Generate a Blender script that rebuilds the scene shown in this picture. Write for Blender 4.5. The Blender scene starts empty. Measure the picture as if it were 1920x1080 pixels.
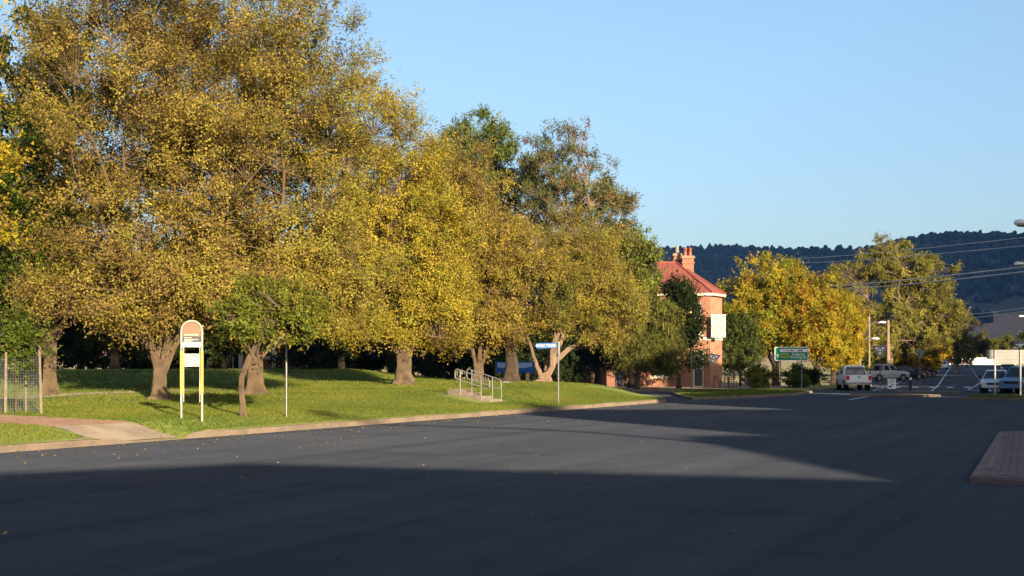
import bpy, bmesh, math, random
import numpy as np
from mathutils import Vector, Matrix

SC = bpy.context.scene
COL = SC.collection
RAD = math.radians
random.seed(7)

# ------------------------------------------------------------------ camera, sky, sun, exposure
CAM_H = 1.6
F = 2700.0                       # focal length in pixels of the 1920 px wide frame
cam = bpy.data.cameras.new('camera')
cam.lens = 36.0 * F / 1920.0
cam.shift_y = 150.0 / 1920.0
cam.clip_start, cam.clip_end = 0.2, 30000.0
cam_o = bpy.data.objects.new('camera', cam)
COL.objects.link(cam_o)
cam_o.location = (0, 0, CAM_H)
cam_o.rotation_euler = (RAD(90), 0, 0)
SC.camera = cam_o

SUN_EL = RAD(12.0)
SUN_H = Vector((0.352, -0.936, 0)).normalized()          # horizontal direction towards the sun
world = bpy.data.worlds.new('World')
SC.world = world
world.use_nodes = True
wn = world.node_tree
bg = wn.nodes['Background']
sky = wn.nodes.new('ShaderNodeTexSky')
sky.sky_type = 'NISHITA'
sky.sun_disc = False
sky.sun_elevation = SUN_EL
sky.sun_rotation = math.atan2(SUN_H.x, SUN_H.y)
sky.altitude = 450
sky.air_density = 1.0
sky.dust_density = 3.2
sky.ozone_density = 1.8
bg.inputs['Strength'].default_value = 0.077
wn.links.new(sky.outputs[0], bg.inputs[0])

sl = bpy.data.lights.new('sun', 'SUN')
sl.energy = 5.0
sl.angle = RAD(0.5)
sl.color = (1.0, 0.82, 0.58)
so = bpy.data.objects.new('sun', sl)
COL.objects.link(so)
so.location = (40, -100, 60)
to_sun = Vector((SUN_H.x * math.cos(SUN_EL), SUN_H.y * math.cos(SUN_EL), math.sin(SUN_EL)))
so.rotation_euler = to_sun.to_track_quat('Z', 'Y').to_euler()

SC.view_settings.view_transform = 'Standard'
SC.view_settings.look = 'None'
SC.view_settings.gamma = 1.0
SC.view_settings.exposure = 1.6
SC.view_settings.use_curve_mapping = False
SC.cycles.max_bounces = 8
SC.cycles.transparent_max_bounces = 8
SC.cycles.use_denoising = True

# ------------------------------------------------------------------ materials
def mat(name, color, rough=0.7, metal=0.0, noise=None, bump=0.0, bscale=40.0, spec=0.3, emit=None):
    """noise = list of (scale, second colour, contrast) mixed over the base colour."""
    m = bpy.data.materials.new(name)
    m.use_nodes = True
    nt = m.node_tree
    b = nt.nodes['Principled BSDF']
    b.inputs['Base Color'].default_value = (*color, 1)
    b.inputs['Roughness'].default_value = rough
    b.inputs['Metallic'].default_value = metal
    b.inputs['Diffuse Roughness'].default_value = 1.0 if rough > .8 else 0.0
    b.inputs['Specular IOR Level'].default_value = spec
    tc = nt.nodes.new('ShaderNodeTexCoord')
    if noise:
        prev = None
        for scale, c2, lo, hi in noise:
            n = nt.nodes.new('ShaderNodeTexNoise')
            n.inputs['Scale'].default_value = scale
            n.inputs['Detail'].default_value = 6
            n.inputs['Roughness'].default_value = 0.6
            nt.links.new(tc.outputs['Object'], n.inputs['Vector'])
            r = nt.nodes.new('ShaderNodeMapRange')
            r.inputs['From Min'].default_value = lo
            r.inputs['From Max'].default_value = hi
            nt.links.new(n.outputs['Fac'], r.inputs['Value'])
            mx = nt.nodes.new('ShaderNodeMix')
            mx.data_type = 'RGBA'
            nt.links.new(r.outputs[0], mx.inputs[0])
            if prev is None:
                mx.inputs[6].default_value = (*color, 1)
            else:
                nt.links.new(prev, mx.inputs[6])
            mx.inputs[7].default_value = (*c2, 1)
            prev = mx.outputs[2]
        nt.links.new(prev, b.inputs['Base Color'])
    if bump:
        n = nt.nodes.new('ShaderNodeTexNoise')
        n.inputs['Scale'].default_value = bscale
        n.inputs['Detail'].default_value = 5
        nt.links.new(tc.outputs['Object'], n.inputs['Vector'])
        bp = nt.nodes.new('ShaderNodeBump')
        bp.inputs['Strength'].default_value = bump
        bp.inputs['Distance'].default_value = 0.02
        nt.links.new(n.outputs['Fac'], bp.inputs['Height'])
        nt.links.new(bp.outputs[0], b.inputs['Normal'])
    return m

def leaf_material(name, trans=0.35):
    m = bpy.data.materials.new(name)
    m.use_nodes = True
    nt = m.node_tree
    b = nt.nodes['Principled BSDF']
    out = nt.nodes['Material Output']
    a = nt.nodes.new('ShaderNodeAttribute')
    a.attribute_name = 'tint'
    nt.links.new(a.outputs['Color'], b.inputs['Base Color'])
    b.inputs['Roughness'].default_value = 0.8
    b.inputs['Specular IOR Level'].default_value = 0.08
    t = nt.nodes.new('ShaderNodeBsdfTranslucent')
    nt.links.new(a.outputs['Color'], t.inputs['Color'])
    mx = nt.nodes.new('ShaderNodeMixShader')
    mx.inputs[0].default_value = trans
    nt.links.new(b.outputs[0], mx.inputs[1])
    nt.links.new(t.outputs[0], mx.inputs[2])
    nt.links.new(mx.outputs[0], out.inputs['Surface'])
    return m

def brick_material(name, c1, c2, mortar, scale=1.0, squash=1.0):
    m = mat(name, c1, 0.85)
    nt = m.node_tree
    b = nt.nodes['Principled BSDF']
    tc = nt.nodes.new('ShaderNodeTexCoord')
    br = nt.nodes.new('ShaderNodeTexBrick')
    br.inputs['Color1'].default_value = (*c1, 1)
    br.inputs['Color2'].default_value = (*c2, 1)
    br.inputs['Mortar'].default_value = (*mortar, 1)
    br.inputs['Scale'].default_value = scale
    br.inputs['Brick Width'].default_value = 0.24
    br.inputs['Row Height'].default_value = 0.086
    br.inputs['Mortar Size'].default_value = 0.010
    sx = nt.nodes.new('ShaderNodeSeparateXYZ')
    cx = nt.nodes.new('ShaderNodeCombineXYZ')
    nt.links.new(tc.outputs['Object'], sx.inputs[0])
    ad = nt.nodes.new('ShaderNodeMath')
    ad.operation = 'ADD'
    nt.links.new(sx.outputs['X'], ad.inputs[0])
    nt.links.new(sx.outputs['Y'], ad.inputs[1])
    nt.links.new(ad.outputs[0], cx.inputs['X'])
    nt.links.new(sx.outputs['Z'], cx.inputs['Y'])
    nt.links.new(cx.outputs[0], br.inputs['Vector'])
    n = nt.nodes.new('ShaderNodeTexNoise')
    n.inputs['Scale'].default_value = 1.3
    n.inputs['Detail'].default_value = 5
    nt.links.new(tc.outputs['Object'], n.inputs['Vector'])
    mx = nt.nodes.new('ShaderNodeMix')
    mx.data_type = 'RGBA'
    mx.blend_type = 'MULTIPLY'
    r = nt.nodes.new('ShaderNodeMapRange')
    r.inputs['From Min'].default_value = 0.35
    r.inputs['From Max'].default_value = 0.75
    r.inputs['To Max'].default_value = 0.5
    nt.links.new(n.outputs['Fac'], r.inputs['Value'])
    nt.links.new(r.outputs[0], mx.inputs[0])
    nt.links.new(br.outputs['Color'], mx.inputs[6])
    mx.inputs[7].default_value = (0.6, 0.55, 0.5, 1)
    nt.links.new(mx.outputs[2], b.inputs['Base Color'])
    return m

M = {}
M['asphalt'] = mat('asphalt', (0.038, 0.044, 0.058), 0.9, noise=[
    (0.12, (0.047, 0.052, 0.063), 0.4, 0.62), (0.9, (0.033, 0.038, 0.050), 0.5, 0.75), (60, (0.070, 0.074, 0.082), 0.55, 0.8)],
    bump=1.0, bscale=70, spec=0.1)
def wear(m):
    nt = m.node_tree; b = nt.nodes['Principled BSDF']
    src = b.inputs['Base Color'].links[0].from_socket
    tc = nt.nodes.new('ShaderNodeTexCoord')
    mp = nt.nodes.new('ShaderNodeMapping'); mp.vector_type = 'TEXTURE'
    mp.inputs['Rotation'].default_value = (0, 0, RAD(67.2)); mp.inputs['Scale'].default_value = (40, 1.1, 1)
    nt.links.new(tc.outputs['Object'], mp.inputs['Vector'])
    def layer(src, vec, scale, lo, hi, val, rough=.5):
        n = nt.nodes.new('ShaderNodeTexNoise'); n.inputs['Scale'].default_value = scale; n.inputs['Detail'].default_value = 5; n.inputs['Roughness'].default_value = rough
        nt.links.new(vec, n.inputs['Vector'])
        r = nt.nodes.new('ShaderNodeMapRange'); r.inputs['From Min'].default_value = lo; r.inputs['From Max'].default_value = hi
        nt.links.new(n.outputs['Fac'], r.inputs['Value'])
        x = nt.nodes.new('ShaderNodeMix'); x.data_type = 'RGBA'; x.blend_type = 'MULTIPLY'; x.inputs[7].default_value = (*val, 1)
        nt.links.new(r.outputs[0], x.inputs[0]); nt.links.new(src, x.inputs[6])
        return x.outputs[2]
    s = layer(src, mp.outputs[0], 1.0, .42, .7, (1.35, 1.32, 1.28))
    s = layer(s, mp.outputs[0], 2.3, .5, .72, (.78, .78, .8))
    s = layer(s, tc.outputs['Object'], .35, .56, .62, (.86, .86, .88), .65)
    s = layer(s, tc.outputs['Object'], 1.7, .66, .74, (.7, .7, .7), .7)
    s = layer(s, tc.outputs['Object'], 160, .6, .72, (1.8, 1.75, 1.7), .7)
    nt.links.new(s, b.inputs['Base Color'])
wear(M['asphalt'])
M['soil'] = mat('soil', (0.14, 0.11, 0.06), 0.95, noise=[(0.5, (0.09, 0.10, 0.035), 0.4, 0.6), (6, (0.2, 0.15, 0.08), 0.5, 0.75)], bump=0.6, bscale=6)
M['lawn'] = mat('lawn', (0.090, 0.120, 0.022), 0.9, noise=[
    (0.35, (0.130, 0.140, 0.030), 0.42, 0.65), (3.0, (0.060, 0.090, 0.016), 0.45, 0.7), (14, (0.15, 0.13, 0.045), 0.6, 0.8)], bump=0.9, bscale=25)
M['paddock'] = mat('paddock', (0.24, 0.15, 0.09), 0.95, noise=[(0.004, (0.13, 0.10, 0.06), 0.4, 0.6), (0.03, (0.2, 0.14, 0.085), 0.5, 0.7)])
M['hill'] = mat('hill', (0.034, 0.040, 0.026), 0.95, noise=[(0.006, (0.046, 0.046, 0.03), 0.4, 0.65), (0.05, (0.026, 0.032, 0.02), 0.45, 0.7)])
M['kerb'] = mat('kerb_concrete', (0.175, 0.132, 0.095), 0.9, noise=[(1.2, (0.13, 0.10, 0.075), 0.4, 0.62), (14, (0.25, 0.19, 0.145), 0.55, 0.8), (4, (0.10, 0.08, 0.055), 0.58, 0.72)], bump=0.4, bscale=30)
M['concrete'] = mat('concrete', (0.19, 0.155, 0.115), 0.9, noise=[(1.0, (0.13, 0.105, 0.08), 0.4, 0.62), (18, (0.23, 0.19, 0.15), 0.55, 0.8)], bump=0.3, bscale=40)
M['paver'] = mat('brick_paver', (0.165, 0.10, 0.07), 0.9, noise=[(2.0, (0.12, 0.075, 0.055), 0.4, 0.65), (9, (0.20, 0.125, 0.088), 0.55, 0.75)], bump=0.3, bscale=40)
M['paver_grey'] = mat('brick_paver_dull', (0.145, 0.10, 0.095), 0.9, noise=[(0.8, (0.10, 0.075, 0.075), 0.4, 0.6), (9, (0.17, 0.12, 0.11), 0.5, 0.75)], bump=0.3, bscale=40)
M['joint'] = mat('joint_sand', (0.16, 0.13, 0.10), 0.95)
M['bark'] = mat('elm_bark', (0.135, 0.092, 0.054), 0.95, noise=[(3, (0.065, 0.047, 0.03), 0.42, 0.62), (12, (0.18, 0.125, 0.072), 0.55, 0.75)], bump=1.0, bscale=9)
M['bark_pale'] = mat('gum_bark', (0.24, 0.165, 0.11), 0.9, noise=[(1.2, (0.15, 0.10, 0.07), 0.45, 0.62)], bump=0.5, bscale=6)
M['bark_dark'] = mat('dark_bark', (0.07, 0.05, 0.035), 0.95, noise=[(4, (0.04, 0.03, 0.02), 0.42, 0.62)], bump=0.8, bscale=9)
M['leaf'] = leaf_material('leaf', 0.42)
M['needle'] = leaf_material('needle', 0.12)
M['blade'] = leaf_material('grass_blade', 0.4)
M['brick'] = brick_material('red_brick', (0.335, 0.125, 0.062), (0.275, 0.098, 0.05), (0.42, 0.30, 0.22))
M['brick_dark'] = brick_material('brown_brick', (0.22, 0.085, 0.05), (0.17, 0.065, 0.04), (0.25, 0.19, 0.15))
M['roof'] = mat('red_roof_iron', (0.30, 0.092, 0.060), 0.6, noise=[(0.8, (0.23, 0.074, 0.05), 0.4, 0.65)])
M['cream'] = mat('cream_paint', (0.72, 0.66, 0.52), 0.6, noise=[(2.5, (0.62, 0.56, 0.43), 0.45, 0.75)])
M['white'] = mat('white_paint', (0.78, 0.77, 0.73), 0.5, noise=[(3, (0.7, 0.69, 0.65), 0.5, 0.8)])
M['line'] = mat('road_line_paint', (0.62, 0.62, 0.60), 0.8, noise=[(5, (0.35, 0.35, 0.34), 0.5, 0.72), (40, (0.3, 0.3, 0.3), 0.55, 0.8)])
M['glass'] = mat('window_glass', (0.02, 0.025, 0.03), 0.08, spec=0.6)
M['dark'] = mat('dark_paint', (0.035, 0.030, 0.030), 0.7)
M['door'] = mat('dark_door', (0.05, 0.045, 0.05), 0.5)
M['galv'] = mat('galvanised_steel', (0.24, 0.235, 0.22), 0.5, metal=0.5, noise=[(8, (0.18, 0.18, 0.175), 0.45, 0.7)])
M['grey_steel'] = mat('grey_steel', (0.16, 0.16, 0.17), 0.5, metal=0.3, noise=[(6, (0.24, 0.24, 0.25), 0.45, 0.7)])
M['sign_back'] = mat('sign_back', (0.20, 0.20, 0.185), 0.55, metal=0.2, noise=[(2, (0.16, 0.16, 0.15), 0.4, 0.7)])
M['yellow'] = mat('yellow_paint', (0.50, 0.44, 0.07), 0.5)
M['sign_white'] = mat('sign_white', (0.80, 0.79, 0.76), 0.4)
M['sign_cream'] = mat('sign_cream', (0.36, 0.335, 0.27), 0.5, noise=[(3, (0.72, 0.69, 0.58), 0.5, 0.75)])
M['sign_orange'] = mat('sign_orange', (0.30, 0.085, 0.042), 0.45)
M['sign_grey'] = mat('sign_slate', (0.042, 0.042, 0.05), 0.5)
M['sign_blue'] = mat('sign_blue', (0.01, 0.10, 0.34), 0.4)
M['sign_green'] = mat('sign_green', (0.005, 0.19, 0.085), 0.4)
M['sign_olive'] = mat('sign_route', (0.10, 0.20, 0.03), 0.4)
M['sign_gold'] = mat('sign_gold', (0.55, 0.45, 0.08), 0.4)
M['sign_red'] = mat('sign_red', (0.22, 0.03, 0.045), 0.4)
M['sign_black'] = mat('sign_black', (0.015, 0.015, 0.018), 0.5)
M['sign_pale_blue'] = mat('sign_pale_blue', (0.36, 0.50, 0.66), 0.5)
M['faint_print'] = mat('faint_print', (0.15, 0.155, 0.16), 0.6)
M['timber'] = mat('weathered_timber', (0.24, 0.19, 0.14), 0.9, noise=[(6, (0.17, 0.135, 0.10), 0.4, 0.7)], bump=0.4, bscale=20)
M['timber_red'] = mat('stained_timber', (0.28, 0.11, 0.06), 0.7, noise=[(6, (0.2, 0.08, 0.05), 0.4, 0.7)])
M['pole_wood'] = mat('pole_wood', (0.32, 0.23, 0.15), 0.9, noise=[(3, (0.22, 0.16, 0.11), 0.4, 0.7)], bump=0.4, bscale=14)
M['wire'] = mat('wire', (0.42, 0.38, 0.34), 0.5, metal=0.4)
M['mesh_wire'] = mat('mesh_wire', (0.22, 0.23, 0.22), 0.6, metal=0.2)
M['tyre'] = mat('tyre', (0.02, 0.02, 0.02), 0.85)
M['rim'] = mat('rim', (0.35, 0.35, 0.36), 0.35, metal=0.7)
M['car_white'] = mat('car_white', (0.74, 0.74, 0.72), 0.3, spec=0.5)
M['car_silver'] = mat('car_silver', (0.50, 0.51, 0.53), 0.3, metal=0.45, spec=0.5)
M['car_black'] = mat('car_black', (0.02, 0.02, 0.024), 0.25, spec=0.5)
M['car_blue'] = mat('car_blue', (0.10, 0.19, 0.30), 0.3, spec=0.5)
M['car_red'] = mat('car_red', (0.45, 0.05, 0.03), 0.35, spec=0.5)
M['car_maroon'] = mat('car_maroon', (0.16, 0.015, 0.035), 0.3, spec=0.5)
M['plastic'] = mat('black_plastic', (0.025, 0.025, 0.027), 0.7)
M['tail'] = mat('tail_lamp', (0.45, 0.02, 0.02), 0.25)
M['head'] = mat('head_lamp', (0.7, 0.7, 0.68), 0.15)
M['stone'] = mat('render_wall', (0.34, 0.27, 0.19), 0.9, noise=[(0.8, (0.27, 0.21, 0.15), 0.4, 0.7)])
M['lamp'] = mat('lamp_housing', (0.62, 0.62, 0.60), 0.4, metal=0.2)

# ------------------------------------------------------------------ object helpers
def tag(o, label=None, cat=None, group=None, kind=None):
    if label: o['label'] = label
    if cat: o['category'] = cat
    if group: o['group'] = group
    if kind: o['kind'] = kind
    return o

def empty(name, loc, rz=0.0, label=None, cat=None, group=None):
    o = bpy.data.objects.new(name, None)
    COL.objects.link(o)
    o.location = loc
    o.rotation_euler = (0, 0, rz)
    o.empty_display_size = 0.2
    return tag(o, label, cat, group)

class MB:
    """mesh builder: collects pieces of one object"""
    def __init__(self):
        self.v, self.f, self.mi, self.sm = [], [], [], []
    def add(self, vs, fs, mi=0, smooth=False):
        o = len(self.v)
        self.v += [tuple(p) for p in vs]
        for f in fs:
            self.f.append([i + o for i in f]); self.mi.append(mi); self.sm.append(smooth)
        return self
    def box(self, x0, x1, y0, y1, z0, z1, mi=0, rot=None, at=(0, 0, 0)):
        vs = [Vector((x, y, z)) for x in (x0, x1) for y in (y0, y1) for z in (z0, z1)]
        if rot is not None: vs = [rot @ v for v in vs]
        vs = [v + Vector(at) for v in vs]
        self.add(vs, [(0, 1, 3, 2), (4, 6, 7, 5), (0, 4, 5, 1), (2, 3, 7, 6), (0, 2, 6, 4), (1, 5, 7, 3)], mi)
        return self
    def tube(self, pts, rad, k=8, mi=0, caps=True, smooth=True):
        pts = [Vector(p) for p in pts]
        n = len(pts)
        if not isinstance(rad, (list, tuple)): rad = [rad] * n
        vs, fs = [], []
        ref = None
        for i, p in enumerate(pts):
            t = (pts[min(i + 1, n - 1)] - pts[max(i - 1, 0)]).normalized()
            if ref is None:
                ref = t.orthogonal().normalized()
            a = (ref - t * ref.dot(t))
            a = a.normalized() if a.length > 1e-6 else t.orthogonal().normalized()
            ref = a
            b = t.cross(a)
            for j in range(k):
                an = 2 * math.pi * j / k
                vs.append(p + (a * math.cos(an) + b * math.sin(an)) * rad[i])
        for i in range(n - 1):
            for j in range(k):
                fs.append((i * k + j, i * k + (j + 1) % k, (i + 1) * k + (j + 1) % k, (i + 1) * k + j))
        self.add(vs, fs, mi, smooth)
        if caps:
            self.add(vs[:k], [tuple(range(k))[::-1]], mi)
            self.add(vs[-k:], [tuple(range(k))], mi)
        return self
    def prism(self, poly, z0, z1, mi=0):
        """polygon in XY (counter-clockwise) extruded from z0 to z1"""
        n = len(poly)
        vs = [(x, y, z0) for x, y in poly] + [(x, y, z1) for x, y in poly]
        fs = [tuple(range(n))[::-1], tuple(range(n, 2 * n))]
        fs += [(i, (i + 1) % n, n + (i + 1) % n, n + i) for i in range(n)]
        return self.add(vs, fs, mi)
    def plate(self, poly, y0, y1, mi=0):
        """polygon in XZ (counter-clockwise seen from -Y) extruded from y0 (front) to y1 (back)"""
        n = len(poly)
        vs = [(x, y0, z) for x, z in poly] + [(x, y1, z) for x, z in poly]
        fs = [tuple(range(n)), tuple(range(n, 2 * n))[::-1]]
        fs += [(i, n + i, n + (i + 1) % n, (i + 1) % n) for i in range(n)]
        return self.add(vs, fs, mi)
    def build(self, name, mats, parent=None, loc=None, rz=None):
        me = bpy.data.meshes.new(name)
        me.from_pydata(self.v, [], self.f)
        if not isinstance(mats, (list, tuple)): mats = [mats]
        for m in mats: me.materials.append(m)
        me.polygons.foreach_set('material_index', self.mi)
        me.polygons.foreach_set('use_smooth', self.sm)
        me.update()
        o = bpy.data.objects.new(name, me)
        COL.objects.link(o)
        if parent is not None: o.parent = parent
        if loc is not None: o.location = loc
        if rz is not None: o.rotation_euler = (0, 0, rz)
        return o

def copy_tree(o, parent=None):
    c = o.copy()
    COL.objects.link(c)
    c.parent = parent
    for ch in list(o.children):
        copy_tree(ch, c)
    return c

def text_mesh(body, size, depth=0.0, align='CENTER'):
    cu = bpy.data.curves.new('lettering', 'FONT')
    cu.body = body
    cu.size = size
    cu.align_x = align
    cu.align_y = 'CENTER'
    cu.extrude = depth
    cu.resolution_u = 2
    t = bpy.data.objects.new('lettering', cu)
    COL.objects.link(t)
    dg = bpy.context.evaluated_depsgraph_get()
    me = bpy.data.meshes.new_from_object(t.evaluated_get(dg))
    bpy.data.objects.remove(t)
    bpy.data.curves.remove(cu)
    return me

def lettering(body, size, material, parent, x, y, z, wx=None):
    """flat lettering facing -Y; wx = fit the text to that width"""
    me = text_mesh(body, size, 0.0015)
    me.materials.clear()
    me.materials.append(material)
    o = bpy.data.objects.new('lettering', me)
    COL.objects.link(o)
    o.parent = parent
    o.location = (x, y, z)
    o.rotation_euler = (RAD(90), 0, 0)
    if wx:
        w = max(v.co.x for v in me.vertices) - min(v.co.x for v in me.vertices)
        for v in me.vertices: v.co.x *= wx / w
    return o

def np_mesh(name, V, Q, mats, mi=None, tint=None, smooth=None, parent=None, T=None):
    """fast mesh from arrays; T = (m,3) triangles first, then Q = (n,4) quads"""
    me = bpy.data.meshes.new(name)
    nv, nq = len(V), len(Q)
    nt = 0 if T is None else len(T)
    me.vertices.add(nv)
    me.vertices.foreach_set('co', np.ascontiguousarray(V, np.float32).ravel())
    me.loops.add(nt * 3 + nq * 4)
    lv = np.ascontiguousarray(Q, np.int32).ravel()
    ls = np.arange(0, nq * 4, 4, dtype=np.int32) + nt * 3
    if nt:
        lv = np.concatenate([np.ascontiguousarray(T, np.int32).ravel(), lv])
        ls = np.concatenate([np.arange(0, nt * 3, 3, dtype=np.int32), ls])
    me.loops.foreach_set('vertex_index', lv)
    me.polygons.add(nt + nq)
    me.polygons.foreach_set('loop_start', ls)
    if not isinstance(mats, (list, tuple)): mats = [mats]
    for m in mats: me.materials.append(m)
    if mi is not None: me.polygons.foreach_set('material_index', np.ascontiguousarray(mi, np.int32))
    if smooth is not None: me.polygons.foreach_set('use_smooth', np.ascontiguousarray(smooth, bool))
    me.update(calc_edges=True)
    if tint is not None:
        a = me.attributes.new('tint', 'FLOAT_COLOR', 'POINT')
        c = np.ones((nv, 4), np.float32)
        c[:, :3] = tint
        a.data.foreach_set('color', c.ravel())
    o = bpy.data.objects.new(name, me)
    COL.objects.link(o)
    if parent is not None: o.parent = parent
    return o

# ------------------------------------------------------------------ lie of the land
KP = np.array([-9.6, 27.0])                       # a point on the left kerb line
KD = np.array([0.387, 0.922])                     # along the kerb
KN = np.array([-0.922, 0.387])                    # away from the road
SM_O = [0, .28, 2.5, 6.8, 12, 20, 60]
SM_S = [40, 44.3, 51, 57.9, 61.1, 62.1, 64]

def so_xy(s, o):
    return (KP[0] + KD[0] * s + KN[0] * o, KP[1] + KD[1] * s + KN[1] * o)

def xy_so(x, y):
    dx, dy = x - KP[0], y - KP[1]
    return dx * KD[0] + dy * KD[1], dx * KN[0] + dy * KN[1]

def sst(t):
    t = np.clip(t, 0, 1)
    return t * t * (3 - 2 * t)

def lawn_z(s, o):
    s = np.asarray(s, float); o = np.asarray(o, float)
    sm = np.interp(o, SM_O, SM_S)
    z = 0.22 * (1 - 0.6 * sst((s - 10) / 20)) * sst(o / 1.6) + 0.018 * np.clip(o, 0, 16)
    z = z + 0.006 * np.clip(s - 15, 0, 25) * sst((o - 1) / 6)
    z = z + 0.25 * sst((o - 1.8) / 2.5) * sst((s - 14) / 10)
    z = z + 0.6 * sst((o - 15.5) / 9)
    z = z + 0.02 * np.sin(s * 0.9) * np.sin(o * 0.7 + 1) * sst(o / 3)
    z = z * sst((sm - s) / 7)
    dip = sst((s - 2.7) / .7) * sst((6.9 - s) / .7) * (1 - sst((o - .1) / 1.3))
    return (0.15 + z) * (1 - dip) + dip * 0.03

def ground_z(y):
    return max(0.0, y - 130.0) * 0.0109 if y < 420 else 290 * 0.0109

def on_lawn(x, y):
    s, o = xy_so(x, y)
    return float(lawn_z(s, o))

def spot(px, py, lawn=True):
    """the place on the ground seen in a direction of the photograph"""
    y = 15.0
    while y < 400:
        x = (px - 960) / F * y
        s, o = xy_so(x, y)
        z = CAM_H - (py - 690) / F * y
        g = ground_z(y)
        if lawn and o > 0 and s < np.interp(o, SM_O, SM_S): g = float(lawn_z(s, o))
        if z <= g: return Vector((x, y, g))
        y += 0.1
    return Vector(((px - 960) / F * 400, 400, ground_z(400)))

def ray(px, py, y):
    return Vector(((px - 960) / F * y, y, CAM_H - (py - 690) / F * y))

# ground sheet: flat round the town, a gentle rise along the far road, then level to the horizon
ys = [-4000, -600, -60, 0, 60, 130, 200, 280, 350, 420, 900, 2000, 3600, 6000]
xs = [-5000, -1500, -300, -60, 0, 60, 150, 400, 1500, 6000]
g = MB()
gv = [(x, y, ground_z(y) if y < 420 else ground_z(420)) for y in ys for x in xs]
gf = []
nx = len(xs)
for j in range(len(ys) - 1):
    for i in range(nx - 1):
        a = j * nx + i
        gf.append((a, a + 1, a + nx + 1, a + nx))
g.add(gv, gf)
tag(g.build('ground', M['soil']), kind='structure')

# asphalt: town square of roads, then the far road as a strip over the rise
r = MB()
r.add([(-80, -40, .004), (70, -40, .004), (70, 130, .004), (-80, 130, .004)], [(0, 1, 2, 3)])
tag(r.build('road', M['asphalt']), kind='structure')
def far_c(y): return 28 + (y - 96) * 0.311
r = MB()
pts = [130, 200, 280, 350, 420]
vs, fs = [], []
for y in pts:
    wl = 8.5 if y < 400 else 8.5
    vs += [(far_c(y) - wl, y, ground_z(y) + .006), (far_c(y) + 13, y, ground_z(y) + .006)]
for i in range(len(pts) - 1):
    fs.append((2 * i, 2 * i + 1, 2 * i + 3, 2 * i + 2))
r.add(vs, fs)
tag(r.build('road', M['asphalt']), kind='structure')

# lawn and bank
S0 = -14.0
OV = np.concatenate([np.linspace(0, 3, 13), np.linspace(3.5, 26, 46), np.linspace(28, 60, 9)])
NU = 150
u = np.linspace(0, 1, NU)
V = []
for o in OV:
    s = S0 + u * (np.interp(o, SM_O, SM_S) - S0)
    x, y = so_xy(s, o)
    z = lawn_z(s, o)
    V.append(np.stack([x, y, z], 1))
V = np.concatenate(V)
idx = np.arange(len(OV) * NU).reshape(len(OV), NU)
Q = np.stack([idx[:-1, :-1], idx[:-1, 1:], idx[1:, 1:], idx[1:, :-1]], -1).reshape(-1, 4)
lawn = np_mesh('lawn', V, Q, M['lawn'], smooth=np.ones(len(Q)))
tag(lawn, kind='structure')

# grass blades over the lawn: denser near the kerb, where they stand out
rng = np.random.default_rng(3)
def blades(n, smin, smax, omin, omax, hmin, hmax, w, name, tints, skip=None):
    s = rng.uniform(smin, smax, n); o = rng.uniform(omin, omax, n)
    ok = s < np.interp(o, SM_O, SM_S) - 0.15
    if skip is not None: ok &= ~skip(s, o)
    s, o = s[ok], o[ok]; n = len(s)
    x, y = so_xy(s, o); z = lawn_z(s, o)
    h = rng.uniform(hmin, hmax, n); a = rng.uniform(0, 2 * np.pi, n)
    lean = rng.normal(0, 0.4, (n, 2)) * h[:, None]
    B = np.stack([x, y, z], 1)
    d = np.stack([np.cos(a), np.sin(a), np.zeros(n)], 1) * (w * rng.uniform(.6, 1.3, n))[:, None]
    T = B + np.stack([lean[:, 0], lean[:, 1], h], 1)
    V = np.stack([B - d * 1.3, B + d * 1.3, T], 1).reshape(-1, 3)
    Q = np.zeros((0, 4), int)
    t = np.array(tints)[rng.integers(0, len(tints), n)] * rng.uniform(.8, 1.2, (n, 1))
    patch = 0.5 + 0.5 * np.sin(s * .55 + 1.3 * np.sin(o * .8)) * np.sin(o * .9 + .7 * np.sin(s * .31))
    t = t * (0.85 + 0.25 * patch)[:, None]
    t[:, 0] *= 0.9 + 0.25 * patch
    ob = np_mesh(name, V, Q, M['blade'], tint=np.repeat(t, 3, 0), T=np.arange(3 * n).reshape(n, 3))
    return tag(ob, kind='stuff')
path_skip = lambda s, o: (((s > 2.7) & (s < 5.7) & (o < 20)) | ((s > 26.9) & (s < 30.2) & (o > 2.2) & (o < 4.2)))
GT = [(0.135, 0.19, 0.024), (0.108, 0.165, 0.020), (0.165, 0.20, 0.028), (0.18, 0.17, 0.045)]
blades(200000, -4, 45, 0.22, 9, .025, .055, .011, 'grass', GT, path_skip)
blades(110000, 0, 62, 5, 24, .03, .08, .02, 'grass', GT, path_skip)

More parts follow.
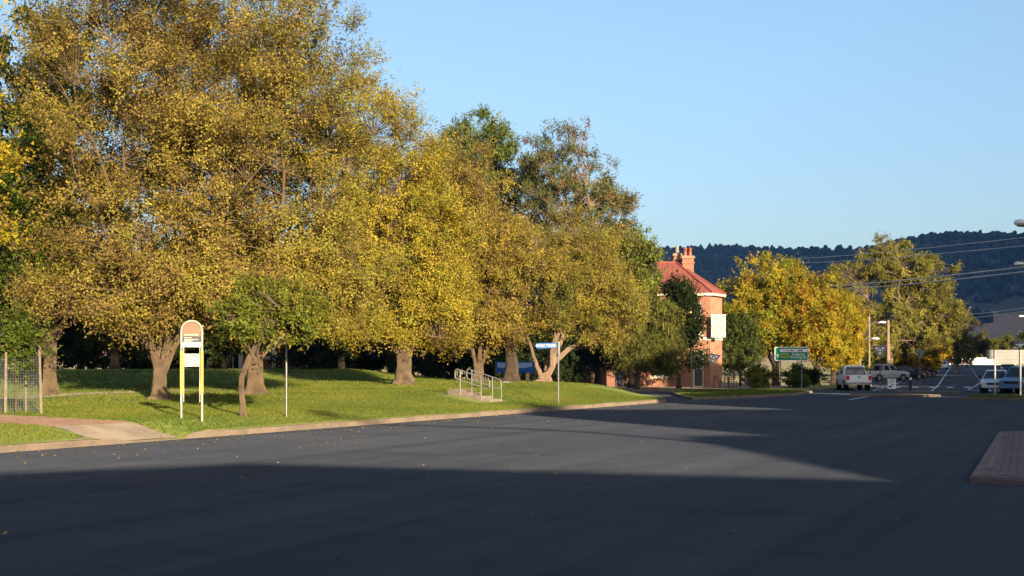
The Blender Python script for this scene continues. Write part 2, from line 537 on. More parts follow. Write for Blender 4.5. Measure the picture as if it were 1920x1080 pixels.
# kerb: blocks laid end to end along the road and round the corner, with a dropped crossing
def kerb_run(pts, name='kerb', seg=2.4, drop=None, h=0.15, w=0.16, m=None):
    """pts = polyline of the road-side edge, verge on its left"""
    P = [Vector((p[0], p[1], 0)) for p in pts]
    L = [0]
    for a, b in zip(P, P[1:]): L.append(L[-1] + (b - a).length)
    def at(t):
        t = max(0, min(L[-1], t))
        for i in range(len(P) - 1):
            if t <= L[i + 1] + 1e-9:
                d = (P[i + 1] - P[i]).normalized()
                return P[i] + d * (t - L[i])
        return P[-1]
    def nrm(t):
        d = (at(t + .3) - at(t - .3)).normalized()
        return Vector((-d.y, d.x, 0))
    root = MB()
    # bedding under the blocks
    n = max(2, int(L[-1] / 1.2))
    vs, fs = [], []
    for i in range(n + 1):
        t = L[-1] * i / n
        a = at(t); q = nrm(t)
        vs += [a - q * .06 + Vector((0, 0, .010)), a + q * w * 0.9 + Vector((0, 0, .010))]
    for i in range(n):
        fs.append((2 * i, 2 * i + 2, 2 * i + 3, 2 * i + 1))
    root.add(vs, fs)
    ro = tag(root.build(name, M['joint']), kind='structure')
    t = 0
    while t < L[-1] - .3:
        e = min(L[-1], t + seg)
        m_ = MB()
        k = 4
        vs, fs = [], []
        for i in range(k + 1):
            tt = t + .012 + (e - t - .024) * i / k
            a = at(tt); q = nrm(tt)
            hh = h
            if drop:
                f = min(1, max(0, min((tt - drop[0]) / .8, (drop[1] - tt) / .8)))
                hh = h - f * (h - .035)
            jit = 0.004 * math.sin(t * 3.7)
            pr = [(-.02, -.05), (.0, hh * .72), (.035, hh + .004 + jit), (w, hh + .006 + jit), (w, -.05)]
            vs += [a + q * x + Vector((0, 0, z)) for x, z in pr]
        for i in range(k):
            for j in range(4):
                fs.append((i * 5 + j, (i + 1) * 5 + j, (i + 1) * 5 + j + 1, i * 5 + j + 1))
        fs.append((0, 1, 2, 3, 4)); fs.append(tuple(k * 5 + j for j in (4, 3, 2, 1, 0)))
        m_.add(vs, fs, 0)
        m_.build('kerb_block', m or M['kerb'], ro)
        t = e
    return ro
edge = [so_xy(s, 0) for s in np.arange(-14, 40.1, 2)]
edge += [so_xy(np.interp(o, SM_O, SM_S), o) for o in (0.08, .16, .28, .6, 1.2, 2.5, 4, 6.8, 9, 12, 16, 20)]
kerb_run(edge, drop=(17.2, 20.6))

# path of brick pavers leading from the crossing, with a concrete apron
def pave(name, corner, ex, ey, nx, ny, bw, bh, zf, m, z_off=0.02, joint=0.008, mask=None, parent=None):
    n = MB()
    for j in range(ny):
        off = 0.5 * (j % 2)
        for i in range(nx):
            a0 = (i + off) * bw; b0 = j * bh
            if mask and not mask(a0 + bw / 2, b0 + bh / 2): continue
            q = []
            for a, b in ((a0 + joint, b0 + joint), (a0 + bw - joint, b0 + joint), (a0 + bw - joint, b0 + bh - joint), (a0 + joint, b0 + bh - joint)):
                x = corner[0] + ex[0] * a + ey[0] * b; y = corner[1] + ex[1] * a + ey[1] * b
                q.append((x, y, zf(x, y) + z_off + 0.0015 * ((i * 7 + j * 13) % 5)))
            lo = [(p[0], p[1], p[2] - .03) for p in q]
            n.add(q + lo, [(0, 1, 2, 3), (0, 4, 5, 1), (1, 5, 6, 2), (2, 6, 7, 3), (3, 7, 4, 0)])
    return n.build(name, m, parent)

def strip(name, pts, half, m, z_off, kind='structure', zf=None):
    """ribbon over the lawn; pts in (s, o)"""
    n = MB(); vs, fs = [], []
    P = [Vector((*p, 0)) for p in pts]
    dense = []
    for a, b in zip(P, P[1:]):
        k = max(1, int((b - a).length / .5))
        dense += [a + (b - a) * (i / k) for i in range(k)]
    dense.append(P[-1])
    for i, p in enumerate(dense):
        d = (dense[min(i + 1, len(dense) - 1)] - dense[max(i - 1, 0)]).normalized()
        q = Vector((-d.y, d.x, 0))
        for e in (-half, -half / 2, 0, half / 2, half):
            s, o = p.x + q.x * e, p.y + q.y * e
            x, y = so_xy(s, o)
            vs.append((x, y, float(lawn_z(s, o)) + z_off))
    for i in range(len(dense) - 1):
        for j in range(4):
            fs.append((i * 5 + j, (i + 1) * 5 + j, (i + 1) * 5 + j + 1, i * 5 + j + 1))
    n.add(vs, fs)
    return tag(n.build(name, m), kind=kind)
zl = lambda x, y: on_lawn(x, y)
path = strip('path', [(4.2, 1.25), (4.2, 20)], 1.4, M['joint'], .004)
c0 = so_xy(2.85, 1.3)
tag(pave('paver', c0, KD, KN, 11, 160, .24, .115, zl, M['paver'], .014, .006, parent=path), kind='stuff')
n = MB()
vs, fs = [], []
for i in range(7):
    o = .17 + i * (1.25 - .17) / 6
    f = i / 6
    sa, sb = 3.5 * (1 - f) + 2.8 * f, 6.1 * (1 - f) + 5.6 * f
    for k in range(5):
        s = sa + (sb - sa) * k / 4
        x, y = so_xy(s, o)
        vs.append((x, y, float(lawn_z(s, o)) + .02))
for i in range(6):
    for k in range(4):
        fs.append((i * 5 + k, i * 5 + k + 1, (i + 1) * 5 + k + 1, (i + 1) * 5 + k))
n.add(vs, fs)
tag(n.build('crossing_ramp', M['concrete']), kind='structure')
strip('footpath', [(28.6, 4.1), (27.6, 7), (24.5, 11), (18, 13.6), (8, 14.5), (5.8, 14.6)], .6, M['concrete'], .022)

# ------------------------------------------------------------------ trees
def unit(a):
    return a / np.maximum(np.linalg.norm(a, axis=-1, keepdims=True), 1e-9)

def tubes(C, R, k):
    """C (n,m,3) centre lines, R (n,m) radii -> verts, quads"""
    n, m, _ = C.shape
    T = np.empty_like(C)
    T[:, 1:-1] = C[:, 2:] - C[:, :-2]
    T[:, 0] = C[:, 1] - C[:, 0]
    T[:, -1] = C[:, -1] - C[:, -2]
    T = unit(T)
    ref = np.where(np.abs(T[:, :1, 2:3]) > .8, np.array([1.0, .2, 0.1]), np.array([.1, .2, 1.0]))
    A = unit(ref - T * (ref * T).sum(-1, keepdims=True))
    B = np.cross(T, A)
    an = np.arange(k) * 2 * np.pi / k
    V = C[:, :, None] + (A[:, :, None] * np.cos(an)[:, None] + B[:, :, None] * np.sin(an)[:, None]) * R[:, :, None, None]
    base = (np.arange(n) * m * k)[:, None, None] + (np.arange(m - 1) * k)[None, :, None]
    j = np.arange(k); j2 = (j + 1) % k
    Q = np.stack([base + j, base + j2, base + k + j2, base + k + j], -1).reshape(-1, 4)
    return V.reshape(-1, 3), Q

def bez(p0, p1, p2, m):
    t = np.linspace(0, 1, m)[None, :, None]
    return (1 - t) ** 2 * p0[:, None] + 2 * t * (1 - t) * p1[:, None] + t * t * p2[:, None]

def tree(name, label, cat, base, lobes, trunk_r, fork, limbs=7, clusters=300, twigs=7, leaves=12,
         leaf=(.13, .08), palette=None, bark='bark', seed=1, droop=0.0, shell=2.4, lmat='leaf', group=None,
         spray=.9, lean=(0, 0), stems=1, twig_r=.006, clump=.22, up=.3, rise=.5, split=True, flare=1.7, gaps=0.0, bough=3.2, crook=0.0):
    """lobes: list of (cx, cy, cz, rx, ry, rz) relative to the base"""
    g = np.random.default_rng(seed)
    root = empty(name, base, 0, label, cat, group)
    L = np.array(lobes, float)
    vol = np.prod(L[:, 3:], 1) ** .8
    which = g.choice(len(L), clusters, p=vol / vol.sum())
    d = unit(g.normal(size=(clusters, 3)))
    rad = g.uniform(0, 1, clusters) ** (1 / shell)
    rad = rad * (1 + .12 * np.sin(5 * d[:, 0] + 3 * d[:, 2] + seed) * np.cos(4 * d[:, 1] + seed * 2))
    C = L[which, :3] + d * L[which, 3:] * rad[:, None]
    nb = max(4, clusters // bough)
    C = C[g.integers(0, nb, clusters)] + unit(g.normal(size=(clusters, 3))) * g.uniform(0, 1, (clusters, 1)) ** .5 * np.array([1, 1, .62]) * spray * .95
    if gaps:
        ph = g.uniform(0, 6, 3)
        f = np.sin(C[:, 0] * 1.1 + ph[0]) + np.sin(C[:, 1] * 1.2 + ph[1]) + np.sin(C[:, 2] * 1.0 + ph[2])
        keep = f < 3 * (1 - gaps)
        C = C[keep]
    C = C[C[:, 2] > .35]
    K = len(C)
    # trunk
    lean = np.array([*lean, 0.0])
    top = np.array([0, 0, fork]) + lean
    tz = np.array([0, .04, .1, .2, .35, .55, .8, 1.0])
    tc = np.stack([lean[0] * tz ** 1.4, lean[1] * tz ** 1.4, fork * tz], 1)
    tc[0, 2] = -.25
    tc[:, 0] += -crook * np.sin(tz * math.pi * 1.25) + crook * .35 * np.sin(tz * 7)
    top = top + np.array([tc[-1, 0] - top[0], 0, 0])
    wob = g.normal(0, .03, (8, 3)) * trunk_r * 2; wob[0] = 0; wob[:, 2] = 0
    tr = trunk_r * np.array([flare, flare * .93, flare * .8, 1.12, 1.0, .95, .95, 1.0])
    tv, tq = tubes((tc + wob)[None], tr[None], 12)
    ang = np.arctan2(tv[:, 1] - np.repeat(tc[:, 1], 12), tv[:, 0] - np.repeat(tc[:, 0], 12))
    ridge = 1 + .09 * np.sin(ang * 5 + seed) + .05 * np.sin(ang * 9 + seed * 3 + tv[:, 2] * 2)
    cen = np.repeat(tc, 12, 0)
    tv = cen + (tv - cen) * np.repeat(ridge[:, None], 3, 1)
    tv_o = np_mesh('trunk', tv, tq, M[bark], smooth=np.ones(len(tq)), parent=root)
    # limbs to spread-out targets
    cand = C[g.permutation(K)][:200]
    tgt = [cand[0]]
    dist = np.linalg.norm(cand - tgt[0], axis=1)
    for _ in range(limbs - 1):
        i = int(np.argmax(dist * g.uniform(.7, 1, len(cand))))
        tgt.append(cand[i]); dist = np.minimum(dist, np.linalg.norm(cand - cand[i], axis=1))
    tgt = np.array(tgt)
    centre = np.average(L[:, :3], axis=0, weights=vol)
    tgt = top + (tgt - top) * .88
    az = unit((tgt - top) * np.array([1, 1, 0]))
    p0 = np.repeat(top[None], limbs, 0) + az * trunk_r * .55 + np.array([0, 0, -1]) * g.uniform(.0, .35, (limbs, 1)) * min(fork, 2)
    ln = np.linalg.norm(tgt - p0, axis=1, keepdims=True)
    p1 = p0 + (az * .28 + np.array([0, 0, .9])) * ln * rise
    m = 10
    LC = bez(p0, p1, tgt, m)
    LC[:, 1:-1] += g.normal(0, .05, (limbs, m - 2, 3)) * ln[:, None] * .25
    r0 = trunk_r * g.uniform(.32, .52, limbs) * min(1.0, (10 / limbs) ** .5)
    LR = r0[:, None] * (1 - np.linspace(0, 1, m)[None] * .86) ** .9
    # branches
    SP = LC[:, 2:].reshape(-1, 3); SR = LR[:, 2:].reshape(-1); SL = np.repeat(np.arange(limbs), m - 2)
    D = np.linalg.norm(C[:, None] - SP[None], axis=-1) + 1.2 * np.maximum(0, SP[None, :, 2] - C[:, None, 2] * (1 + droop * .3))
    D = D * g.uniform(.7, 1.5, D.shape)
    pick = np.argmin(D, 1)
    A0 = SP[pick]
    ln2 = np.linalg.norm(C - A0, axis=1, keepdims=True)
    mid = (A0 + C) / 2 + np.array([0, 0, .18]) * ln2 + g.normal(0, .1, (K, 3)) * ln2
    BC = bez(A0, mid, C, 4)
    b0 = np.clip(SR[pick] * .55, .012, .07)
    BR = b0[:, None] * np.array([1, .72, .48, .25])
    if split:
        for i in range(limbs):
            v1, q1 = tubes(LC[i:i + 1], LR[i:i + 1], 8)
            sel = SL[pick] == i
            if sel.any():
                v2, q2 = tubes(BC[sel], BR[sel], 3)
                q1 = np.concatenate([q1, q2 + len(v1)]); v1 = np.concatenate([v1, v2])
            np_mesh('limb', v1, q1, M[bark], smooth=np.ones(len(q1)), parent=root)
    else:
        v1, q1 = tubes(LC, LR, 6)
        v2, q2 = tubes(BC, BR, 3)
        q1 = np.concatenate([q1, q2 + len(v1)]); v1 = np.concatenate([v1, v2])
        np_mesh('limb', v1, q1, M[bark], smooth=np.ones(len(q1)), parent=root)
    # twigs
    nt = K * twigs
    c = np.repeat(C, twigs, 0)
    out = unit(c - centre * np.array([1, 1, .6]) - np.array([0, 0, 0]))
    td = unit(out * .7 + g.normal(size=(nt, 3)) * .75 + np.array([0, 0, .25 - droop]))
    tl = spray * g.uniform(.45, 1.1, nt)
    t1 = c + td * tl[:, None] * .5 + g.normal(0, .04, (nt, 3))
    t2 = c + td * tl[:, None] + np.array([0, 0, -.25 * droop]) * tl[:, None]
    tw = g.uniform(0, 1, nt) < .42                      # the bare lengths that show between the leaves
    TC = np.stack([c - td * .05, t2], 1)[tw]
    TR = np.repeat(np.array([[1.0, .35]]) * twig_r, int(tw.sum()), 0)
    tv, tq = tubes(TC, TR, 3)
    # leaves
    n = nt * leaves
    tt = g.uniform(.05, 1.05, (nt, leaves, 1))
    P = (c[:, None] * (1 - tt) ** 2 + 2 * tt * (1 - tt) * t1[:, None] + tt ** 2 * t2[:, None])
    P = P + g.normal(0, .085 * spray, (nt, leaves, 3))
    P = P.reshape(-1, 3)
    ax = unit(np.repeat(td, leaves, 0) * .45 + g.normal(size=(n, 3)) * .6 + np.array([0, 0, -.15 - droop]))
    nm = np.repeat(out, leaves, 0) * .75 + np.array([0, 0, up]) + g.normal(size=(n, 3)) * .32
    nm = unit(nm - ax * (nm * ax).sum(1, keepdims=True))
    sd = np.cross(ax, nm)
    le = leaf[0] * g.uniform(.65, 1.25, (n, 1)); wd = leaf[1] * g.uniform(.7, 1.2, (n, 1)) * .5
    V = np.stack([P - sd * wd + ax * le * .1, P + sd * wd + ax * le * .1, P + ax * le], 1).reshape(-1, 3)
    T = np.arange(3 * n).reshape(n, 3)
    cols = np.array([p[:3] for p in palette]); w = np.array([p[3] for p in palette]); w = w / w.sum()
    ci = g.choice(len(cols), K, p=w)
    li = np.repeat(ci, twigs * leaves)
    sw = g.uniform(0, 1, n) < .25
    li = np.where(sw, g.choice(len(cols), n, p=w), li)
    br = np.repeat(g.normal(1, clump, K).clip(.55, 1.5), twigs * leaves)[:, None] * g.normal(1, .11, (n, 1)).clip(.5, 1.6)
    tint = cols[li] * br
    tintv = np.repeat(tint, 3, 0)
    AV = np.concatenate([V, tv])
    mi = np.concatenate([np.zeros(n), np.ones(len(tq))])
    tn = np.concatenate([tintv, np.full((len(tv), 3), .1)])
    np_mesh('crown', AV, tq + len(V), [M[lmat], M[bark]], mi=mi, tint=tn, parent=root, T=T)
    return root

GOLD = [(.42, .325, .036, 4), (.35, .285, .034, 3), (.29, .20, .045, 1.2), (.27, .28, .034, 1.8)]
OLIVE = [(.33, .265, .040, 3), (.27, .235, .038, 3), (.25, .18, .05, 2), (.22, .225, .034, 1.5)]
BROWNED = [(.29, .22, .046, 3), (.25, .17, .052, 3), (.31, .255, .042, 2.5), (.22, .21, .036, 1)]
GREEN = [(.10, .14, .018, 3), (.075, .11, .014, 3), (.14, .16, .022, 1.5)]
DARK = [(.030, .045, .012, 3), (.022, .034, .010, 3), (.045, .055, .015, 1)]
WILLOW = [(.15, .155, .03, 3), (.115, .125, .026, 3), (.19, .17, .04, 1)]
MAPLE = [(.40, .285, .024, 3), (.35, .285, .026, 3), (.42, .215, .022, .8), (.26, .265, .026, 2)]
MAPLE_GREEN = [(.38, .27, .024, 2.5), (.32, .27, .026, 3), (.40, .20, .022, .7), (.22, .24, .026, 3)]
YELLOW = [(.38, .29, .024, 3), (.33, .255, .022, 2), (.26, .25, .025, 1)]
GUM = [(.25, .225, .042, 3), (.19, .185, .038, 3), (.29, .24, .05, 1)]
GREYGREEN = [(.16, .145, .06, 3), (.12, .115, .05, 2), (.18, .14, .06, 1)]
RED = [(.23, .15, .065, 2), (.17, .19, .055, 4), (.25, .13, .06, 1), (.13, .155, .045, 3)]

# the row of elms on the lawn
A = spot(300, 750)
tree('elm_tree', 'big many-stemmed elm behind the bus stop sign with its bare limbs showing', 'tree', A,
     [(0.3, 0, 8.8, 4.4, 4.2, 5.8), (-1.9, 0, 12.2, 2.4, 2.6, 3.2), (-2.3, 0, 4.2, 2.1, 2.2, 2.0), (2.0, -.3, 3.5, 2.4, 2.4, 1.5), (-.6, -1.8, 3.5, 3.2, 1.6, 1.1), (0, 1.2, 3.6, 3.8, 2.2, 1.2)],
     .235, 1.3, 16, 1500, 10, 14, (.095, .07), BROWNED, seed=11, group='elms in a row on the lawn', gaps=.12, rise=.55, clump=.25)
B = spot(478, 740)
tree('elm_tree', 'tall golden elm with a short thick trunk behind the small leaning tree', 'tree', B,
     [(0.4, 0, 9.3, 4.1, 4.2, 5.6), (1.8, -.4, 4.4, 2.9, 2.8, 2.2), (-1.2, -.5, 4.1, 2.2, 2.2, 1.6), (.5, 0, 3.1, 3.8, 3.0, 1.1)],
     .28, 1.7, 14, 1400, 10, 14, (.095, .07), OLIVE, seed=12, group='elms in a row on the lawn', gaps=.08)
C_ = spot(757, 722)
tree('elm_tree', 'yellow elm with a forked trunk standing left of the steps with handrails', 'tree', C_,
     [(-1.3, 0, 8.8, 2.9, 3.4, 5.2), (.2, -.3, 5.9, 3.15, 3.2, 3.8), (-1.8, -.5, 4.4, 2.7, 2.6, 2.5), (1.3, -.8, 3.6, 1.9, 2.0, 1.5), (-.4, .3, 3.0, 3.7, 2.6, 1.0)],
     .36, 1.6, 12, 1500, 10, 14, (.105, .076), GOLD, seed=13, group='elms in a row on the lawn')
D_ = spot(896, 716)
tree('elm_tree', 'brownish gold elm with many low dark stems behind the handrails', 'tree', D_,
     [(-.8, 0, 7.9, 2.4, 3.0, 4.9), (1.5, 0, 5.8, 2.8, 3.0, 3.3), (-.2, 0, 4.6, 2.6, 2.5, 2.2), (1.4, -.4, 3.5, 2.2, 2.2, 1.5), (-.3, .3, 2.9, 3.2, 2.6, 1.0)],
     .28, 1.0, 14, 1300, 10, 14, (.11, .08), BROWNED[:3] + [(.37, .28, .036, 3)], seed=14, group='elms in a row on the lawn')
E_ = Vector((1.78, 79.9, on_lawn(1.78, 79.9)))
tree('elm_tree', 'low golden elm splitting at the ground into pale stems behind the blue toilets sign', 'tree', E_,
     [(1.7, .2, 6.2, 2.2, 2.8, 3.3), (3.1, .3, 4.6, 2.2, 2.4, 2.2), (.8, 0, 4.6, 2.2, 2.2, 1.8), (3.4, 0, 3.0, 1.4, 1.4, 1.0)],
     .40, .55, 6, 950, 10, 14, (.115, .08), OLIVE, bark='bark_pale', seed=15, group='elms in a row on the lawn', flare=1.5, rise=.35)
t = spot(958, 717)
tree('shade_tree', 'dark straight trunk between the handrails and the pale stemmed elm', 'tree', t + Vector((0, 1.0, 0)),
     [(.8, 0, 5.0, 2.6, 2.4, 1.8), (1.8, 0, 4.2, 1.8, 1.8, 1.2)], .33, 2.6, 5, 200, 6, 11, (.17, .10), WILLOW, bark='bark_dark', seed=16)
# yellow sprays of a nearer tree at the picture's left edge
tree('elm_tree', 'bright yellow elm reaching in at the far left edge of the lawn', 'tree', (-17.2, 40.0, on_lawn(-17.2, 40)),
     [(0.1, 0, 6.8, 3.35, 3.0, 2.9), (0.1, 0, 9.6, 3.1, 3.0, 2.8)], .35, 2.4, 7, 330, 7, 12, (.15, .095), YELLOW, seed=17)
# green broadleaf behind the guarded sapling
t = spot(93, 741)
tree('broadleaf_tree', 'dark green broadleaf tree with a brown trunk behind the wire tree guard', 'tree', t,
     [(-.9, 0, 4.6, 2.1, 2.2, 2.2), (-.6, 0, 7.6, 2.4, 2.4, 2.6)], .22, 2.2, 6, 260, 7, 12, (.17, .11), GREEN[:2] + [(.05, .075, .012, 3)], seed=18)
# small leaning tree by the kerb
t = spot(456, 782)
tree('small_tree', 'small green tree on a crooked leaning trunk beside the kerb', 'tree', t,
     [(.75, 0, 2.75, 1.15, 1.1, .85), (1.2, 0, 2.45, .8, .8, .6), (.2, 0, 2.5, .7, .8, .55)], .068, 1.85, 5, 210, 6, 12, (.10, .065),
     [(.14, .175, .026, 3), (.19, .205, .028, 3), (.25, .225, .03, 1.5)], seed=19, spray=.40, lean=(.22, 0), twig_r=.004, rise=.25, flare=1.45, crook=.13)
# sapling in its guard
t = spot(30, 776)
SAP = t
tree('sapling', 'young green sapling on a thin stem inside the wire guard', 'sapling', t,
     [(0.05, 0, 1.85, .50, .45, .62), (-.15, 0, 2.3, .5, .45, .4)], .022, 1.15, 5, 75, 5, 9, (.11, .07), GREEN, seed=20, spray=.36, twig_r=.003, flare=1.1, rise=.3)
# pine, red-tinged tree and its neighbour far behind
def far(px, y, z=None): return Vector(((px - 960) / F * y, y, 1.7 if z is None else z))
tree('pine_tree', 'tall dark green pine rising behind the brownish gold elm', 'tree', far(902, 112, 1.4),
     [(0, 0, 16.9, 3.0, 2.6, 3.4), (-2.0, 0, 14.8, 2.6, 2.4, 3.4), (-.5, 0, 11.0, 3.4, 3.4, 5.0), (1.9, 0, 13.2, 2.4, 2.4, 4.8)], .4, 4, 9, 900, 8, 12, (.26, .11),
     [(.11, .14, .03, 3), (.085, .11, .025, 3), (.14, .15, .035, 1)], bark='bark_dark', seed=21, split=False, lmat='needle')
tree('gum_tree', 'tall open gum tree tinged red, left of the red roofed building', 'tree', far(1082, 107, .8),
     [(-.9, 0, 15.3, 3.4, 3.0, 3.6), (1.9, 0, 12.6, 2.6, 2.6, 2.6), (-2.3, 0, 12.0, 2.0, 2.2, 2.4), (.6, 0, 9.8, 3.4, 2.8, 2.4), (3.6, 0, 10.6, 1.3, 1.4, 1.4)],
     .35, 5, 10, 600, 7, 12, (.22, .095), RED, bark='bark_pale', seed=22, split=False, gaps=.1, clump=.3)
tree('broadleaf_tree', 'mid green rounded tree beside the left end of the red roof', 'tree', far(1186, 108, .3),
     [(0, 0, 9.0, 2.0, 2.0, 2.6), (-1.3, 0, 10.4, 1.7, 1.7, 1.8), (.7, 0, 6.8, 1.5, 1.6, 1.8)], .25, 3, 7, 330, 7, 12, (.22, .14),
     [(.19, .225, .034, 3), (.14, .17, .028, 3), (.22, .215, .04, 1)], bark='bark_dark', seed=23, split=False)
tree('pepper_tree', 'drooping olive green pepper tree in front of the brown brick wall', 'tree', far(1194, 99, .12),
     [(.7, 0, 4.5, 1.9, 1.8, 1.9), (.2, 0, 3.2, 2.0, 1.8, 1.6), (1.3, 0, 2.9, 1.4, 1.4, 1.5)], .14, 2.0, 8, 620, 8, 13, (.24, .07),
     WILLOW, bark='bark_dark', seed=24, split=False, droop=.8)
tree('dense_tree', 'dark dense evergreen in front of the brick corner and its upper window', 'tree', far(1273, 104, .12),
     [(.1, 0, 6.1, .9, 1.1, 1.3), (.5, 0, 4.1, 1.0, 1.1, 1.4), (-.5, 0, 4.6, .95, 1.1, 1.9), (.6, 0, 2.6, .8, .9, .9)], .13, 1.9, 7, 210, 7, 12, (.24, .15), DARK, bark='bark_dark', seed=25, split=False)

# maples over the road
tree('maple_tree', 'broad orange and green maple behind the green road sign', 'tree', far(1455, 118, .1),
     [(-1.1, 0, 6.9, 3.9, 3.4, 3.5), (1.0, 0, 6.4, 3.2, 3.0, 3.3), (.2, 0, 4.6, 3.2, 3.0, 1.8)], .27, 2.1, 9, 1150, 8, 13, (.18, .135), MAPLE_GREEN, bark='bark_dark', seed=26, split=False, group='autumn maples by the road')
tree('maple_tree', 'orange yellow maple between the green road sign and the white ute', 'tree', far(1532, 116, .1),
     [(.1, 0, 5.6, 2.9, 2.5, 3.1), (-1.0, 0, 5.8, 2.2, 2.2, 2.8), (-.4, 0, 3.7, 2.6, 2.2, 1.8)], .2, 1.8, 8, 700, 9, 13, (.17, .13), MAPLE, bark='bark_dark', seed=27, split=False, group='autumn maples by the road')
tree('maple_tree', 'golden maple hanging low just left of the white ute', 'tree', far(1562, 122, .1),
     [(.3, 0, 4.9, 2.0, 2.2, 2.8), (.6, 0, 3.0, 1.6, 1.6, 1.8)], .2, 1.6, 7, 520, 9, 13, (.17, .13), MAPLE[:2] + [(.34, .27, .024, 2)], bark='bark_dark', seed=28, split=False, group='autumn maples by the road')
tree('small_tree', 'soft green tree between the white board and the orange maple', 'tree', far(1388, 115.5, .12),
     [(0, 0, 3.9, 1.4, 1.3, 1.7), (-.1, 0, 2.5, 1.5, 1.2, 1.2), (.2, 0, 5.0, .9, .8, 1.0)], .10, 1.2, 6, 260, 6, 11, (.22, .12), [(.105, .135, .03, 3), (.08, .11, .025, 2)], bark='bark_dark', seed=29, split=False)
# tall gum and its neighbours along the far road
tree('gum_tree', 'tall spreading olive gum tree beyond the parked cars', 'tree', far(1668, 165, ground_z(165)),
     [(-.6, 0, 12.9, 3.2, 3.0, 3.0), (-5.2, 0, 11.4, 2.1, 2.0, 2.0), (4.0, 0, 11.2, 3.2, 3.0, 3.2), (-4.3, 0, 7.6, 2.6, 2.6, 2.0), (1.3, 0, 7.8, 3.2, 3.0, 2.4),
      (6.2, 0, 7.0, 2.6, 2.6, 2.4), (-1.6, 0, 4.9, 2.8, 2.4, 1.6), (4.4, 0, 4.4, 3.0, 2.6, 1.9), (-5.6, 0, 4.6, 2.0, 2.0, 1.6)], .42, 4, 13, 1250, 8, 14, (.225, .125), GUM, bark='bark_pale', seed=31, split=False, droop=.5, gaps=.06, shell=3.2, clump=.25)
tree('grey_tree', 'grey green tree standing right of the tall gum', 'tree', far(1795, 205, ground_z(205)),
     [(0, 0, 5.6, 2.7, 2.6, 3.4), (1.2, 0, 3.6, 2.4, 2.2, 2.2)], .25, 2, 7, 200, 7, 11, (.40, .18), GREYGREEN, bark='bark_pale', seed=32, split=False)
FY = tree('yellow_tree', 'small yellow tree behind the parked black car', 'tree', far(1690, 172, ground_z(172)),
     [(0, 0, 2.8, 2.1, 2.0, 1.8)], .14, 1.0, 6, 130, 6, 10, (.36, .22), YELLOW[:2] + [(.36, .18, .02, 2)], bark='bark_dark', seed=33, split=False, group='small yellow trees by the far road')
for px, y, k, lab in ((1722, 176, 1.0, 'small yellow tree right behind the grey triangular sign back'), (1748, 182, .95, 'small yellow tree nearest the distant kerb and the tiny white car'),
                      (1648, 176, .95, 'small yellow tree between the two timber poles above the parked utes')):
    c = copy_tree(FY)
    c.location = far(px, y, ground_z(y)); c.scale = (k, k, k); c.rotation_euler.z = px
    c['label'] = lab
def bushy(name, label, px, y, w, h, pal, seed, n=110, leaf=(.45, .3), grp=None, cat='tree'):
    return tree(name, label, cat, far(px, y, ground_z(y)), [(0, 0, h * .56, w, w, h * .46), (w * .3, 0, h * .38, w * .8, w * .8, h * .34)], .16, h * .18, 6, n, 6, 10, leaf, pal, bark='bark_dark', seed=seed, split=False, group=grp, spray=max(.5, w * .3))
bushy('round_tree', 'green and gold tree behind the white wall at the far end', 1846, 385, 4.2, 8.2, [(.13, .13, .02, 3), (.2, .16, .02, 2), (.09, .1, .02, 2)], 41)
bushy('round_tree', 'brown green tree far off left of the white wall', 1812, 400, 4.0, 7.2, [(.13, .12, .03, 3), (.1, .1, .03, 2)], 42)
bushy('slim_tree', 'slim yellow green tree standing above the blank sign backs', 1884, 400, 2.2, 9.4, [(.16, .15, .025, 3), (.11, .11, .02, 2)], 43)
bushy('round_tree', 'reddish autumn tree low behind the far white wall', 1872, 420, 3.0, 6.6, [(.2, .1, .05, 3), (.16, .1, .05, 2)], 44)
bushy('round_tree', 'dark green tree partly cut by the right edge beyond the sign', 1925, 380, 4.5, 8.5, [(.09, .1, .025, 3), (.07, .08, .02, 2)], 45)
bushy('round_tree', 'olive tree standing behind the tiny parked cars at the end of the road', 1775, 300, 3.6, 7.5, [(.15, .14, .03, 3), (.11, .11, .025, 2)], 46)
bushy('shrub', 'rounded yellow green shrub behind the low fence', 1420, 103, 1.0, 1.55, [(.2, .19, .025, 3), (.15, .15, .02, 2)], 47, 70, (.2, .13), cat='shrub')
bushy('shrub', 'dark green shrub at the foot of the road sign', 1493, 108, .8, 1.7, GREEN, 48, 60, (.2, .13), cat='shrub')
bushy('shrub', 'dark clipped shrub between the maple trunks', 1512, 112, .9, 1.4, DARK[:2] + [(.06, .075, .02, 2)], 49, 60, (.2, .13), cat='shrub')
bushy('shrub', 'green upright shrub between the timber poles behind the white ute', 1622, 160, 1.3, 3.2, [(.16, .18, .02, 3), (.12, .15, .02, 2)], 50, 70, (.3, .18), cat='shrub')
bushy('shrub', 'dark green hedge bush left of the first timber pole', 1592, 150, 1.7, 3.8, DARK, 51, 90, (.32, .2), cat='shrub')
